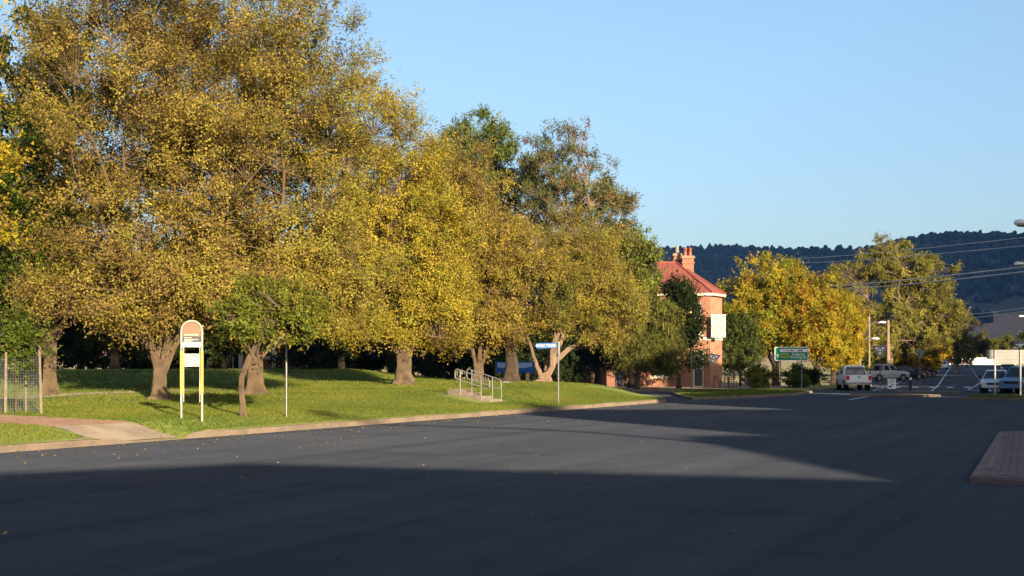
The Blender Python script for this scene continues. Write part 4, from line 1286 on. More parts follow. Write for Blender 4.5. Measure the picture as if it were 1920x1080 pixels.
b = MB(); b.box(-.21, .21, -.008, .008, 1.862, 2.002); sp = b.build('slate_panel', M['sign_grey'], BS)
b = MB()
for z_, x1 in ((1.965, .0), (1.925, .15), (1.89, .02)): b.box(-.175, x1, -.0115, -.0095, z_ - .009, z_ + .009)
b.build('text_line', M['sign_cream'], sp)
b = MB(); b.box(-.21, .21, -.008, .008, 1.745, 1.859); b.build('white_panel', M['sign_white'], BS)
b = MB(); b.box(-.178, .178, -.012, .012, 1.275, 1.585); tp = b.build('timetable_case', M['sign_cream'], BS)
b = MB(); b.box(-.15, .15, -.0165, -.0135, 1.525, 1.54); b.build('case_lip', M['faint_print'], tp)

p = spot(537, 783)
NP = empty('sign_post', p, 0, 'thin galvanised post with two small plates under the green tree', 'sign')
b = MB(); b.tube([(0, 0, -.2), (0, 0, 2.36)], .026, 10); b.build('post', M['galv'], NP)
b = MB(); b.box(-.035, .1, -.034, -.028, 1.98, 2.20); b.build('plate', M['sign_cream'], NP)
b = MB(); b.box(-.1, .09, -.034, -.028, 2.215, 2.36); b.build('plate', M['galv'], NP)

p = spot(1047, 757)
TS = empty('street_sign', p, 0, 'blue PUBLIC TOILETS finger sign on a slim grey post by the kerb', 'sign')
sc = p.y / F
b = MB(); b.tube([(0, 0, -.2), (0, 0, 2.3)], .03, 10); b.build('post', M['grey_steel'], TS)
b = MB(); b.tube([(0.01, -.0, 1.86), (0.01, 0, 1.95), (0.015, 0, 2.42)], [.05, .06, .066], 12); b.build('clamp', M['galv'], TS)
b = MB(); w_ = 44 * sc
b.plate([(-w_, 2.27), (-w_ + .09, 2.155), (-.055, 2.175), (-.055, 2.375), (-w_ + .09, 2.36)], -.012, .012); bl = b.build('blade', M['sign_blue'], TS)
lt = lettering('PUBLIC TOILETS', .155, M['sign_white'], bl, -w_ / 2 - .01, -.0145, 2.266, wx=w_ - .2)
b = MB(); b.plate([(-w_ + .035, 2.265), (-w_ + .085, 2.21), (-w_ + .085, 2.32)], -.0150, -.0125); b.build('arrow', M['sign_white'], bl)

# roundabout give way signs
def giveway(name, loc, rz, label, H, size, tilt=0.0, post='grey_steel', back=False):
    o = empty(name, loc, rz, label, 'sign', 'roundabout signs')
    b = MB(); b.tube([(0, .035, -.05), (0, .035, H - .05)], .028, 8); b.build('post', M[post], o)
    t_ = math.sqrt(3) / 2 * size
    def tri(s, y0, y1, m, nm, par):
        k = size * s; tt = t_ * s; cz = H - t_ / 3
        pts_ = []
        for cx, cz_ in ((0, -tt * 2 / 3), (k / 2, tt / 3), (-k / 2, tt / 3)):
            pts_.append((cx * math.cos(tilt) - cz_ * math.sin(tilt), cz + cx * math.sin(tilt) + cz_ * math.cos(tilt)))
        b_ = MB(); b_.plate(pts_, y0, y1); return b_.build(nm, m, par)
    pa = tri(1.0, -.012, -.004, M['sign_white'], 'panel', o)
    tri(1.0, -.0035, 0, M['sign_back'], 'back_sheet', o)
    tri(.93, -.0150, -.0125, M['sign_red'], 'red_border', pa)
    tri(.66, -.0180, -.0155, M['sign_white'], 'white_centre', pa)
    cz = H - t_ / 3 + .01
    b = MB()
    R_ = size * .13
    for k in range(3):
        a0 = RAD(90 + 120 * k)
        n_ = 7
        ou = [((R_ + .016 * size / .6) * math.cos(a0 + RAD(78) * i / n_), (R_ + .016 * size / .6) * math.sin(a0 + RAD(78) * i / n_)) for i in range(n_ + 1)]
        inn = [((R_ - .016 * size / .6) * math.cos(a0 + RAD(78) * i / n_), (R_ - .016 * size / .6) * math.sin(a0 + RAD(78) * i / n_)) for i in range(n_ + 1)]
        for i in range(n_):
            q = [inn[i], ou[i], ou[i + 1], inn[i + 1]]
            b.plate([(x, cz + z) for x, z in q], -.0205, -.0185)
        a1 = a0 - RAD(4)
        b.plate([(x, cz + z) for x, z in (((R_ - .05 * size / .6) * math.cos(a1), (R_ - .05 * size / .6) * math.sin(a1)), (R_ * math.cos(a1 - RAD(32)), R_ * math.sin(a1 - RAD(32))), ((R_ + .05 * size / .6) * math.cos(a1), (R_ + .05 * size / .6) * math.sin(a1)))], -.0206, -.0184)
    b.build('roundabout_arrows', M['sign_black'], pa)
    return o
y = 84.0
giveway('roundabout_sign', ((1338 - 960) / F * 96, 96, .14), RAD(4), 'tilted triangular roundabout sign before the brick corner', 2.4, .96, RAD(-10))
giveway('roundabout_sign', ((1650 - 960) / F * 80.6, 80.6, .13), RAD(-14), 'upright triangular roundabout sign on the traffic island', 2.72, .86)
giveway('roundabout_sign', ((1725 - 960) / F * 92, 92, .13), RAD(166), 'grey back of a triangular roundabout sign among the yellow trees', 2.62, .72, 0)
# bare posts on the verge
P_ = spot(1297, 740)
NP = empty('sign_post', (P_.x, P_.y, .14), 0, 'bare slim galvanised post on the verge before the dark evergreen', 'post')
b = MB(); b.tube([(0, 0, -.05), (0, 0, 2.6)], .03, 8); b.build('post', M['galv'], NP)
b = MB(); b.tube([(0, 0, 2.602), (0, 0, 2.64)], [.036, .02], 8); b.build('cap', M['galv'], NP)
# keep left
y = 80.8; x = (1672 - 960) / F * y
KL = empty('keep_left_sign', (x, y, .13), RAD(-12), 'small white KEEP LEFT sign with a black arrow on the traffic island', 'sign')
b = MB(); b.tube([(0, .03, -.05), (0, .03, .9)], .026, 8); b.build('post', M['grey_steel'], KL)
b = MB(); b.box(-.225, .225, -.012, 0, .30, .88); kp = b.build('panel', M['sign_white'], KL)
lettering('KEEP', .15, M['sign_black'], kp, 0, -.015, .80, wx=.34); lettering('LEFT', .15, M['sign_black'], kp, 0, -.015, .66, wx=.34)
b = MB()
b.plate([(-.10, .40), (.13, .545), (.10, .59), (-.125, .445)], -.0155, -.0125); b.plate([(-.17, .36), (.0, .375), (-.115, .50)], -.0157, -.0123); b.build('arrow', M['sign_black'], kp)
# bollard
y = 92; x = (1707 - 960) / F * y
BO = empty('bollard', (x, y, .13), 0, 'dark slim bollard on the second traffic island', 'bollard')
b = MB(); b.tube([(0, 0, -.05), (0, 0, .95)], .09, 10); b.build('post', M['dark'], BO)
b = MB(); b.tube([(0, 0, .72), (0, 0, .86)], .094, 10); b.build('reflective_band', M['sign_white'], BO)
# green direction sign
y = 97.0; sc = y / F; x = (1484 - 960) * sc
GS = empty('direction_sign', (x, y, .02), RAD(-10), 'green Gulgong and Wellington direction sign on two slim posts', 'sign')
zt, zbm = CAM_H + (690 - 651) * sc, CAM_H + (690 - 677) * sc
W2 = 31 * sc
for px_ in (-20, 19):
    b = MB(); b.tube([(px_ * sc, .05, -.05), (px_ * sc, .05, zt - .04)], .035, 8); b.build('post', M['galv'], GS)
def rrect(w, z0, z1, r):
    q = []
    for cx, cz, a0 in ((w - r, z1 - r, 0), (-w + r, z1 - r, 90), (-w + r, z0 + r, 180), (w - r, z0 + r, 270)):
        q += [(cx + r * math.cos(RAD(a0 + 22.5 * i)), cz + r * math.sin(RAD(a0 + 22.5 * i))) for i in range(5)]
    return q
b = MB(); b.plate(rrect(W2, zbm, zt, .1), -.012, 0); gp = b.build('border', M['sign_white'], GS)
b = MB(); b.plate(rrect(W2 - .045, zbm + .045, zt - .045, .07), -.0155, -.0125); pa = b.build('green_panel', M['sign_green'], GS)
zs = lambda py: CAM_H + (690 - py) * sc
xs_ = lambda px_: (px_ - 1484) * sc
b = MB(); b.box(xs_(1463), xs_(1513), -.019, -.016, zs(660.5), zs(655)); ps = b.build('pale_strip', M['sign_white'], pa)
b = MB()
for i, (a, c, m_) in enumerate(((1468, 1474, 0), (1475.5, 1479, 1), (1481, 1488, 1), (1490, 1493, 0), (1495, 1505, 2))):
    b.box(xs_(a), xs_(c), -.0215, -.0195, zs(659.2), zs(656.6), m_)
b.build('small_print', [M['sign_pale_blue'], M['sign_red'], M['sign_grey']], ps)
lettering('Gulgong', .26, M['sign_white'], pa, xs_(1496.5), -.0185, zs(664.6), wx=24 * sc)
lettering('Wellington', .26, M['sign_white'], pa, xs_(1496.5), -.0185, zs(670.3), wx=31 * sc)
b = MB(); b.plate(rrect(6.6 * sc, -4.2 * sc, 4.2 * sc, .05), -.019, -.016); rb = b.build('route_shield', M['sign_gold'], pa, loc=(xs_(1471.5), 0, zs(667)))
b = MB(); b.plate(rrect(5.6 * sc, -3.2 * sc, 3.2 * sc, .04), -.0215, -.0195); b.build('shield_centre', M['sign_olive'], rb)
b = MB(); ax_, az = xs_(1459), zs(667.5)
b.box(ax_ - .03, ax_ + .03, -.019, -.016, az - .12, az + .02); b.plate([(ax_ - .11, az + .01), (ax_ + .11, az + .01), (ax_, az + .14)], -.0191, -.0161); b.build('arrow', M['sign_white'], pa)
# back of a large sign at the right edge
y = 74.0; sc = y / F
BB = empty('large_road_sign', ((1890 - 960) * sc, y, .14), RAD(-3), 'large blank ribbed back of a road sign on two tall posts at the right edge', 'sign')
z0, z1 = CAM_H + 7 * sc - .14, CAM_H + 34 * sc - .14
for px_ in (-24, 23):
    b = MB(); b.tube([(px_ * sc, 0, -.05), (px_ * sc, 0, z1)], .045, 8); b.build('post', M['sign_cream'], BB)
b = MB(); b.box(-22 * sc, 42 * sc, .05, .065, z0, z1); bp_ = b.build('panel', M['sign_back'], BB)
for i in range(4):
    b = MB(); zz = z0 + (z1 - z0) * (i + .5) / 4; b.box(-22 * sc, 42 * sc, .02, .047, zz - .03, zz + .03); b.build('rib', M['sign_back'], bp_)
b = MB(); b.box(-39 * sc, -22.6 * sc, .052, .067, z0 + .27, z1); b.build('narrow_panel', M['sign_back'], BB)

# steps and handrails up the bank
SB = so_xy(28.7, 2.3)
ST = empty('concrete_steps', (SB[0], SB[1], 0), math.atan2(KD[1], KD[0]), 'short flight of concrete steps cut into the grassy bank', 'steps')
zb_ = on_lawn(*so_xy(28.7, 2.1))
for i in range(4):
    b = MB(); b.box(-.55, .55, i * .42, 1.75, .0 if i == 0 else zb_ + (i - 1) * .125 + .126, zb_ + .06 + i * .125 + .06); b.build('step', M['concrete'], ST)
zt_ = zb_ + .12 + 3 * .125
def handrail(s_off, ext, label):
    o = empty('handrail', (SB[0], SB[1], 0), math.atan2(KD[1], KD[0]), label, 'handrail', 'handrails of the lawn steps')
    x = s_off
    slope = lambda y_: zb_ + .16 + max(0, min(y_, 1.7)) * .29
    def arc(cy, cz, r, a0, a1, n_=6): return [(x, cy + r * math.cos(RAD(a0 + (a1 - a0) * i / n_)), cz + r * math.sin(RAD(a0 + (a1 - a0) * i / n_))) for i in range(n_ + 1)]
    yt, yb = 1.95, .12
    top = lambda y_: slope(y_) + .78
    lowr = lambda y_: slope(y_) + .38
    pts_ = [(x, .3, top(.3)), (x, 1.35, top(1.35))] + arc(1.52, top(1.5) - .1, .12, 90, 0) + arc(1.52, lowr(1.5) + .12, .12, 0, -90) + [(x, 1.32, lowr(1.32)), (x, .3, lowr(.3))] + arc(.12, lowr(.2) + .09, .1, -90, -180, 4) + arc(.14, top(.2) - .14, .12, 180, 90, 4) + [(x, .3, top(.3))]
    b_ = MB(); b_.tube(pts_, .024, 8, caps=False); b_.build('rail', M['galv'], o)
    for y_ in (.42, 1.40):
        b_ = MB(); b_.tube([(x, y_, slope(y_) - .25), (x, y_, top(y_))], .024, 8); b_.build('post', M['galv'], o)
    if ext:
        b_ = MB(); b_.tube([(x, .0, 0.1), (x, 0, top(0) - .22), (x, -.03, top(0) - .12), (x, -.12, top(0) - .08), (x + .28, -.35, top(0) - .10)], .022, 8); b_.build('end_rail', M['galv'], o)
    return o
for a_ in (handrail(-.57, False, 'galvanised handrail on the near side of the lawn steps'),
           handrail(.57, True, 'galvanised handrail on the far side of the lawn steps, its end bending away')):
    a_.scale = (.94, .88, .92)

# blue banners behind the elms
for px_, w_, lab in ((943, .85, 'faded blue and white banner left of the dark trunk'), (979, 1.55, 'blue and white banner between the dark trunk and the pale stemmed elm')):
    y = 92.0; x = (px_ - 960) / F * y; zz = CAM_H - 9 / F * y
    o = empty('banner', (x, y, zz), RAD(5), lab, 'banner')
    b = MB(); b.box(-w_ / 2, w_ / 2, -.01, .01, 0, .72); pn = b.build('panel', M['sign_blue'], o)
    b = MB(); b.plate([(-w_ * .42, .34), (w_ * .1, .30), (w_ * .42, .40), (w_ * .42, .62), (-w_ * .42, .66)], -.0145, -.0125); b.build('pale_print', M['sign_pale_blue'], pn)
    for sx in (-1, 1):
        b = MB(); b.tube([(sx * (w_ / 2 + .03), 0, -1.4), (sx * (w_ / 2 + .03), 0, .8)], .025, 6); b.build('post', M['grey_steel'], o)

# wire tree guard round the sapling
G0 = Vector((SAP.x, SAP.y, SAP.z))
TG = empty('tree_guard', G0, RAD(14), 'square wire mesh tree guard on pale timber stakes', 'tree guard')
CN = [(-.5, -.42), (.52, -.12), (.22, .6), (-.62, .42)]
CN = [(-.20, -.55), (.60, -.10), (.18, .62), (-.60, .22)]
for i, (cx, cy) in enumerate(CN):
    b = MB(); hh = (1.50, 1.66, 1.55, 1.6)[i]; lx = (.02, -.05, 0, .0)[i]
    b.tube([(cx, cy, -.2), (cx + lx * .5, cy, hh * .5), (cx + lx, cy, hh)], [.032, .03, .028], 6); b.build('stake', M['timber'], TG)
b = MB()
for i in range(4):
    a, c = Vector((*CN[i], 0)), Vector((*CN[(i + 1) % 4], 0))
    L = (c - a).length; k = int(L / .065)
    for j in range(1, k):
        p_ = a.lerp(c, j / k); b.tube([p_ + Vector((0, 0, .06)), p_ + Vector((0, 0, 1.40))], .0026, 3, caps=False)
    for j in range(21):
        z_ = .06 + j * .067; b.tube([a + Vector((0, 0, z_)), c + Vector((0, 0, z_))], .0026, 3, caps=False)
b.build('wire_mesh', M['mesh_wire'], TG)

# low fence and chairs by the brick corner
FN = empty('low_fence', ((1398 - 960) / F * 102.5, 102.5, .125), RAD(2), 'low wire fence with one bright yellow post before the shrubs', 'fence')
for i in range(6):
    b = MB(); b.box(i * .36 - .03, i * .36 + .03, -.03, .03, -.1, .82 + (.1 if i == 5 else 0)); b.build('post', M['yellow'] if i == 5 else M['grey_steel'], FN)
for z_ in (.2, .5, .78):
    b = MB(); b.box(-.03, 1.83, .032, .05, z_ - .02, z_ + .02); b.build('rail', M['grey_steel'], FN)
b = MB()
for i in range(30): b.tube([(i * .06, .04, .05), (i * .06, .04, .78)], .006, 3, caps=False)
b.build('wire_infill', M['mesh_wire'], FN)
def chair(loc, rz, label):
    o = empty('outdoor_chair', loc, rz, label, 'chair', 'outdoor chairs by the brick corner')
    for sx in (-1, 1):
        for sy in (-1, 1):
            b_ = MB(); b_.box(sx * .2 - .025, sx * .2 + .025, sy * .2 - .025, sy * .2 + .025, 0, .44 if sy < 0 else .95); b_.build('leg', M['timber_red'], o)
    b_ = MB(); b_.box(-.24, .24, -.24, .17, .442, .48); b_.build('seat', M['timber_red'], o)
    for z_ in (.6, .74, .88):
        b_ = MB(); b_.box(-.172, .172, .18, .21, z_ - .04, z_ + .04); b_.build('slat', M['timber_red'], o)
    return o
yc = 108.5
chair(((1343 - 960) / F * yc, yc, .125), RAD(160), 'stained timber chair nearest the brick corner')
chair(((1358 - 960) / F * (yc + .4), yc + .4, .125), RAD(215), 'stained timber chair in the middle beside the cafe table')
chair(((1374 - 960) / F * yc, yc, .125), RAD(20), 'stained timber chair at the foot of the soft green tree')
TB = empty('outdoor_table', ((1366 - 960) / F * (yc + .9), yc + .9, .125), .3, 'small dark outdoor table among the timber chairs', 'table')
b = MB(); b.tube([(0, 0, .70), (0, 0, .74)], .4, 14); b.build('table_top', M['dark'], TB)
b = MB(); b.tube([(0, 0, 0.03), (0, 0, .698)], .04, 8); b.build('pedestal', M['dark'], TB)
b = MB(); b.tube([(0, 0, 0), (0, 0, .028)], .24, 12); b.build('base', M['dark'], TB)

# ------------------------------------------------------------------ vehicles
def loft(mb, st, mi=0):
    """st = stations (x, half width low, half width mid, half width top, z low, z mid, z top)"""
    rings = []
    for x, w0, w1, w2, z0, z1, z2 in st:
        rings.append([(x, -w0, z0), (x, -w1, z1), (x, -w1 * .985, (z1 + z2) / 2), (x, -w2, z2), (x, 0, z2 + .015), (x, w2, z2), (x, w1 * .985, (z1 + z2) / 2), (x, w1, z1), (x, w0, z0)])
    k = len(rings[0]); vs = [p for r_ in rings for p in r_]; fs = []
    for i in range(len(rings) - 1):
        for j in range(k - 1):
            fs.append((i * k + j, (i + 1) * k + j, (i + 1) * k + j + 1, i * k + j + 1))
        fs.append((i * k + k - 1, (i + 1) * k + k - 1, (i + 1) * k, i * k))
    mb.add(vs, fs, mi, False)
    mb.add(rings[0], [tuple(range(k))], mi); mb.add(rings[-1], [tuple(range(k))[::-1]], mi)
def vehicle(name, label, cat, loc, rz, kind, paint, group=None):
    o = empty(name, loc, rz, label, cat, group)
    W = .9
    b = MB()
    if kind == 'ute':
        L0, L1, wb0, wb1, wr = -2.6, 2.55, -1.55, 1.55, .37
        loft(b, [(-2.6, .84, .88, .86, .55, .75, 1.08), (-2.5, .87, .91, .88, .45, .75, 1.10), (-.95, .87, .92, .88, .40, .75, 1.10), (1.0, .87, .92, .86, .40, .75, 1.10), (1.9, .86, .91, .82, .42, .75, 1.04), (2.4, .82, .88, .76, .45, .72, .96), (2.55, .74, .80, .70, .50, .70, .86)])
        cab = dict(bf=1.15, tf=.35, tr=-.85, br=-1.0, zb=1.10, zr=1.74, wb=.84, wt=.68)
    elif kind == 'suv':
        L0, L1, wb0, wb1, wr = -2.3, 2.3, -1.35, 1.4, .36
        loft(b, [(-2.3, .80, .85, .82, .5, .75, 1.02), (-2.15, .86, .90, .87, .40, .75, 1.06), (0, .87, .91, .88, .36, .72, 1.04), (1.2, .87, .91, .84, .38, .72, 1.02), (2.0, .83, .88, .76, .4, .7, .92), (2.3, .72, .78, .66, .46, .66, .80)])
        cab = dict(bf=1.25, tf=.45, tr=-1.85, br=-2.2, zb=1.03, zr=1.66, wb=.84, wt=.68)
    else:
        L0, L1, wb0, wb1, wr = -2.3, 2.3, -1.35, 1.38, .33
        loft(b, [(-2.3, .76, .82, .78, .45, .65, .90), (-2.1, .83, .88, .82, .34, .65, .95), (-1.3, .85, .89, .84, .30, .65, .95), (0, .86, .90, .85, .28, .65, .92), (1.1, .86, .89, .82, .30, .65, .92), (1.9, .82, .87, .76, .33, .62, .80), (2.3, .70, .76, .62, .40, .58, .70)])
        cab = dict(bf=1.2, tf=.35, tr=-.95, br=-1.75, zb=.925, zr=1.42, wb=.80, wt=.60)
    b.build('body', paint, o)
    c = cab
    g_ = MB()
    q = lambda x, w, z: [(x, -w, z), (x, w, z)]
    A_, B_, C2, D2 = q(c['bf'], c['wb'], c['zb'] - .03), q(c['tf'], c['wt'], c['zr']), q(c['tr'], c['wt'], c['zr']), q(c['br'], c['wb'], c['zb'] - .03)
    mids = q((c['tf'] + c['tr']) / 2, c['wt'] + .02, c['zr'] + .05)
    vs = A_ + B_ + mids + C2 + D2
    g_.add(vs, [(0, 1, 3, 2), (2, 3, 5, 4), (4, 5, 7, 6), (6, 7, 9, 8), (0, 2, 4, 6, 8), (1, 9, 7, 5, 3)])
    g_.build('cabin', paint, o)
    # glass, a few millimetres proud of the cabin
    def glassq(p4, nm, shrink=.86):
        P_ = [Vector(p) for p in p4]; cen = sum(P_, Vector()) / len(P_)
        nn = (P_[1] - P_[0]).cross(P_[2] - P_[0]).normalized()
        if nn.dot(cen - Vector(((c['tf'] + c['tr']) / 2, 0, c['zb'] + .2))) < 0: nn = -nn
        b_ = MB(); pf = [cen + (p - cen) * shrink + nn * .006 for p in P_]
        b_.add(pf, [(0, 1, 2, 3)]); b_.build(nm, M['glass'], o)
    glassq([A_[0], A_[1], B_[1], B_[0]], 'windscreen', .9)
    glassq([D2[0], D2[1], C2[1], C2[0]], 'rear_window', .86)
    for s_, nm in ((0, 'side_window'), (1, 'side_window')):
        lp = lambda u_, v_: Vector(D2[s_]).lerp(Vector(A_[s_]), u_).lerp(Vector(C2[s_]).lerp(Vector(B_[s_]), u_), v_)
        for u0, u1 in ((.06, .47), (.53, .93)):
            glassq([lp(u0, .12), lp(u1, .12), lp(u1, .88), lp(u0, .88)], nm, .97)
    zb1 = c['zb']
    for s_ in (-1, 1):
        for x_ in (wb0, wb1):
            b_ = MB(); b_.tube([(x_, s_ * .60, wr), (x_, s_ * .66, wr), (x_, s_ * .90, wr), (x_, s_ * .915, wr)], [wr * .9, wr, wr, wr * .92], 18, smooth=False); wh = b_.build('wheel', M['tyre'], o)
            b_ = MB(); b_.tube([(x_, s_ * .90, wr), (x_, s_ * .925, wr)], [wr * .64, wr * .58], 14, smooth=False); b_.build('rim', M['rim'], wh)
            b_ = MB(); n_ = 12
            arc_ = [(x_ + (wr + .07) * math.cos(math.pi * i / n_), wr + (wr + .07) * math.sin(math.pi * i / n_)) for i in range(n_ + 1)]
            yy0, yy1 = sorted((s_ * .80, s_ * .922))
            b_.plate(arc_, yy0, yy1 - .012 if s_ > 0 else yy1); b_.build('wheel_arch', M['plastic'], o)
        xr = L0 + .02
        b_ = MB(); b_.box(L0 - .015, L0 + .10, *sorted((s_ * .66, s_ * .865)), .74 if kind == 'ute' else .68, 1.05 if kind == 'ute' else .86); b_.build('tail_light', M['tail'], o)
        zf = {'ute': .74, 'suv': .66, 'sedan': .56}[kind]
        b_ = MB(); b_.box(L1 - .22, L1 - .03, *sorted((s_ * .50, s_ * .80)), zf, zf + .15); b_.build('headlight', M['head'], o)
        b_ = MB(); b_.box(c['bf'] - .35, c['bf'] - .12, *sorted((s_ * .88, s_ * 1.06)), zb1 + .02, zb1 + .18); b_.build('wing_mirror', M['plastic'], o)
    b_ = MB(); b_.box(L0 - .09, L0 + .05, -.84, .84, .40, .58); b_.build('bumper', M['galv'] if kind == 'ute' else paint, o)
    b_ = MB(); b_.box(L1 - .10, L1 + .05, -.72, .72, .34, .50); b_.build('bumper', paint if kind != 'ute' else M['plastic'], o)
    b_ = MB(); zf = {'ute': .74, 'suv': .64, 'sedan': .54}[kind]; b_.box(L1 - .05, L1 + .022, -.44, .44, zf - .02, zf + .12); b_.build('grille', M['plastic'], o)
    b_ = MB(); b_.box(L0 - .105, L0 - .092, -.18, .18, .44, .54); b_.build('number_plate', M['sign_cream'], o)
    if kind == 'ute':
        b_ = MB(); b_.box(-2.45, -1.1, -.76, .76, 1.122, 1.135); b_.build('tray_cover', M['plastic'], o)
        b_ = MB(); b_.box(L0 - .012, L0 + .01, -.62, .62, .62, 1.06); tg_ = b_.build('tailgate', paint, o)
        b_ = MB(); b_.box(L0 - .03, L0 - .014, -.09, .09, .92, .98); b_.build('handle', M['plastic'], tg_)
        b_ = MB()
        for s_ in (-1, 1): b_.tube([(-1.15, s_ * .72, 1.11), (-1.08, s_ * .66, 1.6)], .03, 6)
        b_.tube([(-1.08, -.66, 1.6), (-1.08, .66, 1.6)], .03, 6); b_.build('sports_bar', M['galv'], o)
    return o
def veh(px, y, *a, z=None, **k):
    name, label, cat, rz, kind, paint = a
    return vehicle(name, label, cat, ((px - 960) / F * y, y, (ground_z(y) if z is None else z) + .008), rz, kind, paint, **k)
veh(1599, 104, 'pickup_truck', 'white dual cab ute seen from behind beside the golden maple', 'ute', RAD(86), 'ute', M['car_white'])
veh(1660, 149, 'pickup_truck', 'silver white ute parked side on behind the traffic island sign', 'ute', RAD(26), 'ute', M['car_silver'])
G2 = 'cars parked along the far road'
veh(1695, 158, 'parked_car', 'dark parked car just right of the silver white ute', 'car', RAD(30), 'sedan', M['car_black'], group=G2)
veh(1708, 167, 'parked_car', 'maroon car parked between two dark cars', 'car', RAD(32), 'sedan', M['car_maroon'], group=G2)
veh(1681, 180, 'parked_car', 'white car parked high behind the dark cars', 'car', RAD(22), 'suv', M['car_white'], group=G2)
veh(1726, 178, 'parked_car', 'black car parked last before the grey triangular sign back', 'car', RAD(30), 'sedan', M['car_black'], group=G2)
veh(1709, 192, 'parked_car', 'white sedan parked behind the maroon car', 'car', RAD(28), 'suv', M['car_white'], group=G2)
veh(1768, 255, 'parked_car', 'tiny white car parked far up the road', 'car', RAD(-110), 'sedan', M['car_white'], group=G2)
veh(1790, 345, 'parked_car', 'bright red vehicle before the white wall at the far end', 'car', RAD(20), 'suv', M['car_red'], group=G2)
veh(1868, 93, 'parked_car', 'silver sedan facing us behind the tall pale sign post', 'car', RAD(-112), 'sedan', M['car_silver'])
veh(1919, 91, 'parked_car', 'blue wagon at the right edge beside the silver sedan', 'car', RAD(-128), 'suv', M['car_blue'])
veh(1890, 200, 'parked_car', 'dark wagon far up the road below the blank sign back', 'car', RAD(-105), 'suv', M['car_black'])

# ------------------------------------------------------------------ white wall, shed and signs far away
y = 352.0
WW = empty('white_wall', (far_c(y) - 2, y, ground_z(y)), RAD(-14), 'long white wall crossing the end of the far road', 'wall')
for i in range(7):
    b = MB(); b.box(i * 2.4 + .015, i * 2.4 + 2.385, 0, .15, -.3, 1.75 - .05 * (i % 2)); b.build('panel', M['white'], WW)
b = MB(); b.plate([(-3.2, -.3), (-.02, -.3), (-.02, 1.75), (-3.2, 2.9)], 0, .15); b.build('sloping_panel', M['white'], WW)
y = 130; 
for px_, py0, y, lab in ((1708, 664, 178, 'small pale box sign above the parked white car'),):
    o = empty('box_sign', ((px_ - 40 - 960) / F * y, y, ground_z(y)), 0, lab, 'sign')
    b = MB(); b.box(-.45, .45, -.1, .1, 1.9, 2.9); b.build('panel', M['sign_cream'], o)
    b = MB(); b.box(-.06, .06, -.06, .06, -.1, 1.898); b.build('post', M['grey_steel'], o)
SHY = 1250.0; SHX = (1915 - 960) / F * SHY
SH = empty('farm_shed', (SHX, SHY, float(hill_z(SHX, SHY))), 0, 'pale farm shed on the paddock below the wooded hill', 'shed')
b = MB(); b.box(-7, 7, 0, 9, -4, 4.2); b.build('wall', M['white'], SH)
b = MB(); b.add([(-7.3, -.3, 4.2), (7.3, -.3, 4.2), (7.3, 4.5, 6), (-7.3, 4.5, 6), (7.3, 9.3, 4.2), (-7.3, 9.3, 4.2)], [(0, 1, 2, 3), (3, 2, 4, 5), (0, 3, 5), (1, 4, 2)]); b.build('roof', M['roof'], SH)

# ------------------------------------------------------------------ poles, lamps and wires
def pole(px, y, top, label, arms=(), m='pole_wood', r_=.14, lamp=None):
    x = (px - 960) / F * y
    z1 = CAM_H + (690 - top) / F * y - ground_z(y)
    o = empty('power_pole', (x, y, ground_z(y)), RAD(-18), label, 'pole', 'poles along the far road')
    b = MB(); b.tube([(0, 0, -.3), (0, 0, z1)], [r_, r_ * .75], 10); b.build('pole', M[m], o)
    for dz, w_ in arms:
        b = MB(); b.box(-w_, w_, -r_ - .1, -r_ + .02, z1 - dz - .07, z1 - dz + .07); ca = b.build('cross_arm', M['timber'], o)
        for sx in (-.9, -.4, .4, .9):
            b = MB(); b.tube([(sx * w_, -r_ - .04, z1 - dz + .07), (sx * w_, -r_ - .04, z1 - dz + .24)], [.05, .03], 6); b.build('insulator', M['sign_white'], ca)
    if lamp:
        dz, L = lamp
        b = MB(); b.tube([(0, 0, z1 - dz), (L * .5, 0, z1 - dz + .18), (L, 0, z1 - dz + .2)], .04, 6); la = b.build('lamp_arm', M['galv'], o)
        b = MB(); b.tube([(L - .05, 0, z1 - dz + .2), (L + .15, 0, z1 - dz + .22), (L + .55, 0, z1 - dz + .2), (L + .7, 0, z1 - dz + .18)], [.05, .13, .13, .04], 8); b.build('lamp_head', M['lamp'], la)
    return o
pole(1612, 142, 582, 'timber power pole with a curved cross arm right of the golden maple', arms=((1.0, 1.0),), lamp=(3.0, 1.2))
pole(1630, 150, 592, 'thinner pole with street lamps just right of the first timber pole', r_=.11, lamp=(.9, 1.0))
pole(1665.5, 156, 600, 'straight pole standing in front of the tall gum trunk', r_=.17)
pole(1689, 176, 616, 'thin pole among the small yellow trees', r_=.10)
pole(1706, 190, 620, 'thin pale pole right of the small yellow trees', r_=.09)
pole(1776, 262, 631, 'distant pole above the tiny white car', r_=.13, arms=((.5, .8),))
pole(1767, 275, 655, 'short distant pole beside the tiny white car', r_=.12)
pole(1450, 192, 489, 'tall transmission pole hidden behind the broad maple', r_=.2, arms=((.4, 1.3), (4.2, 1.2)))
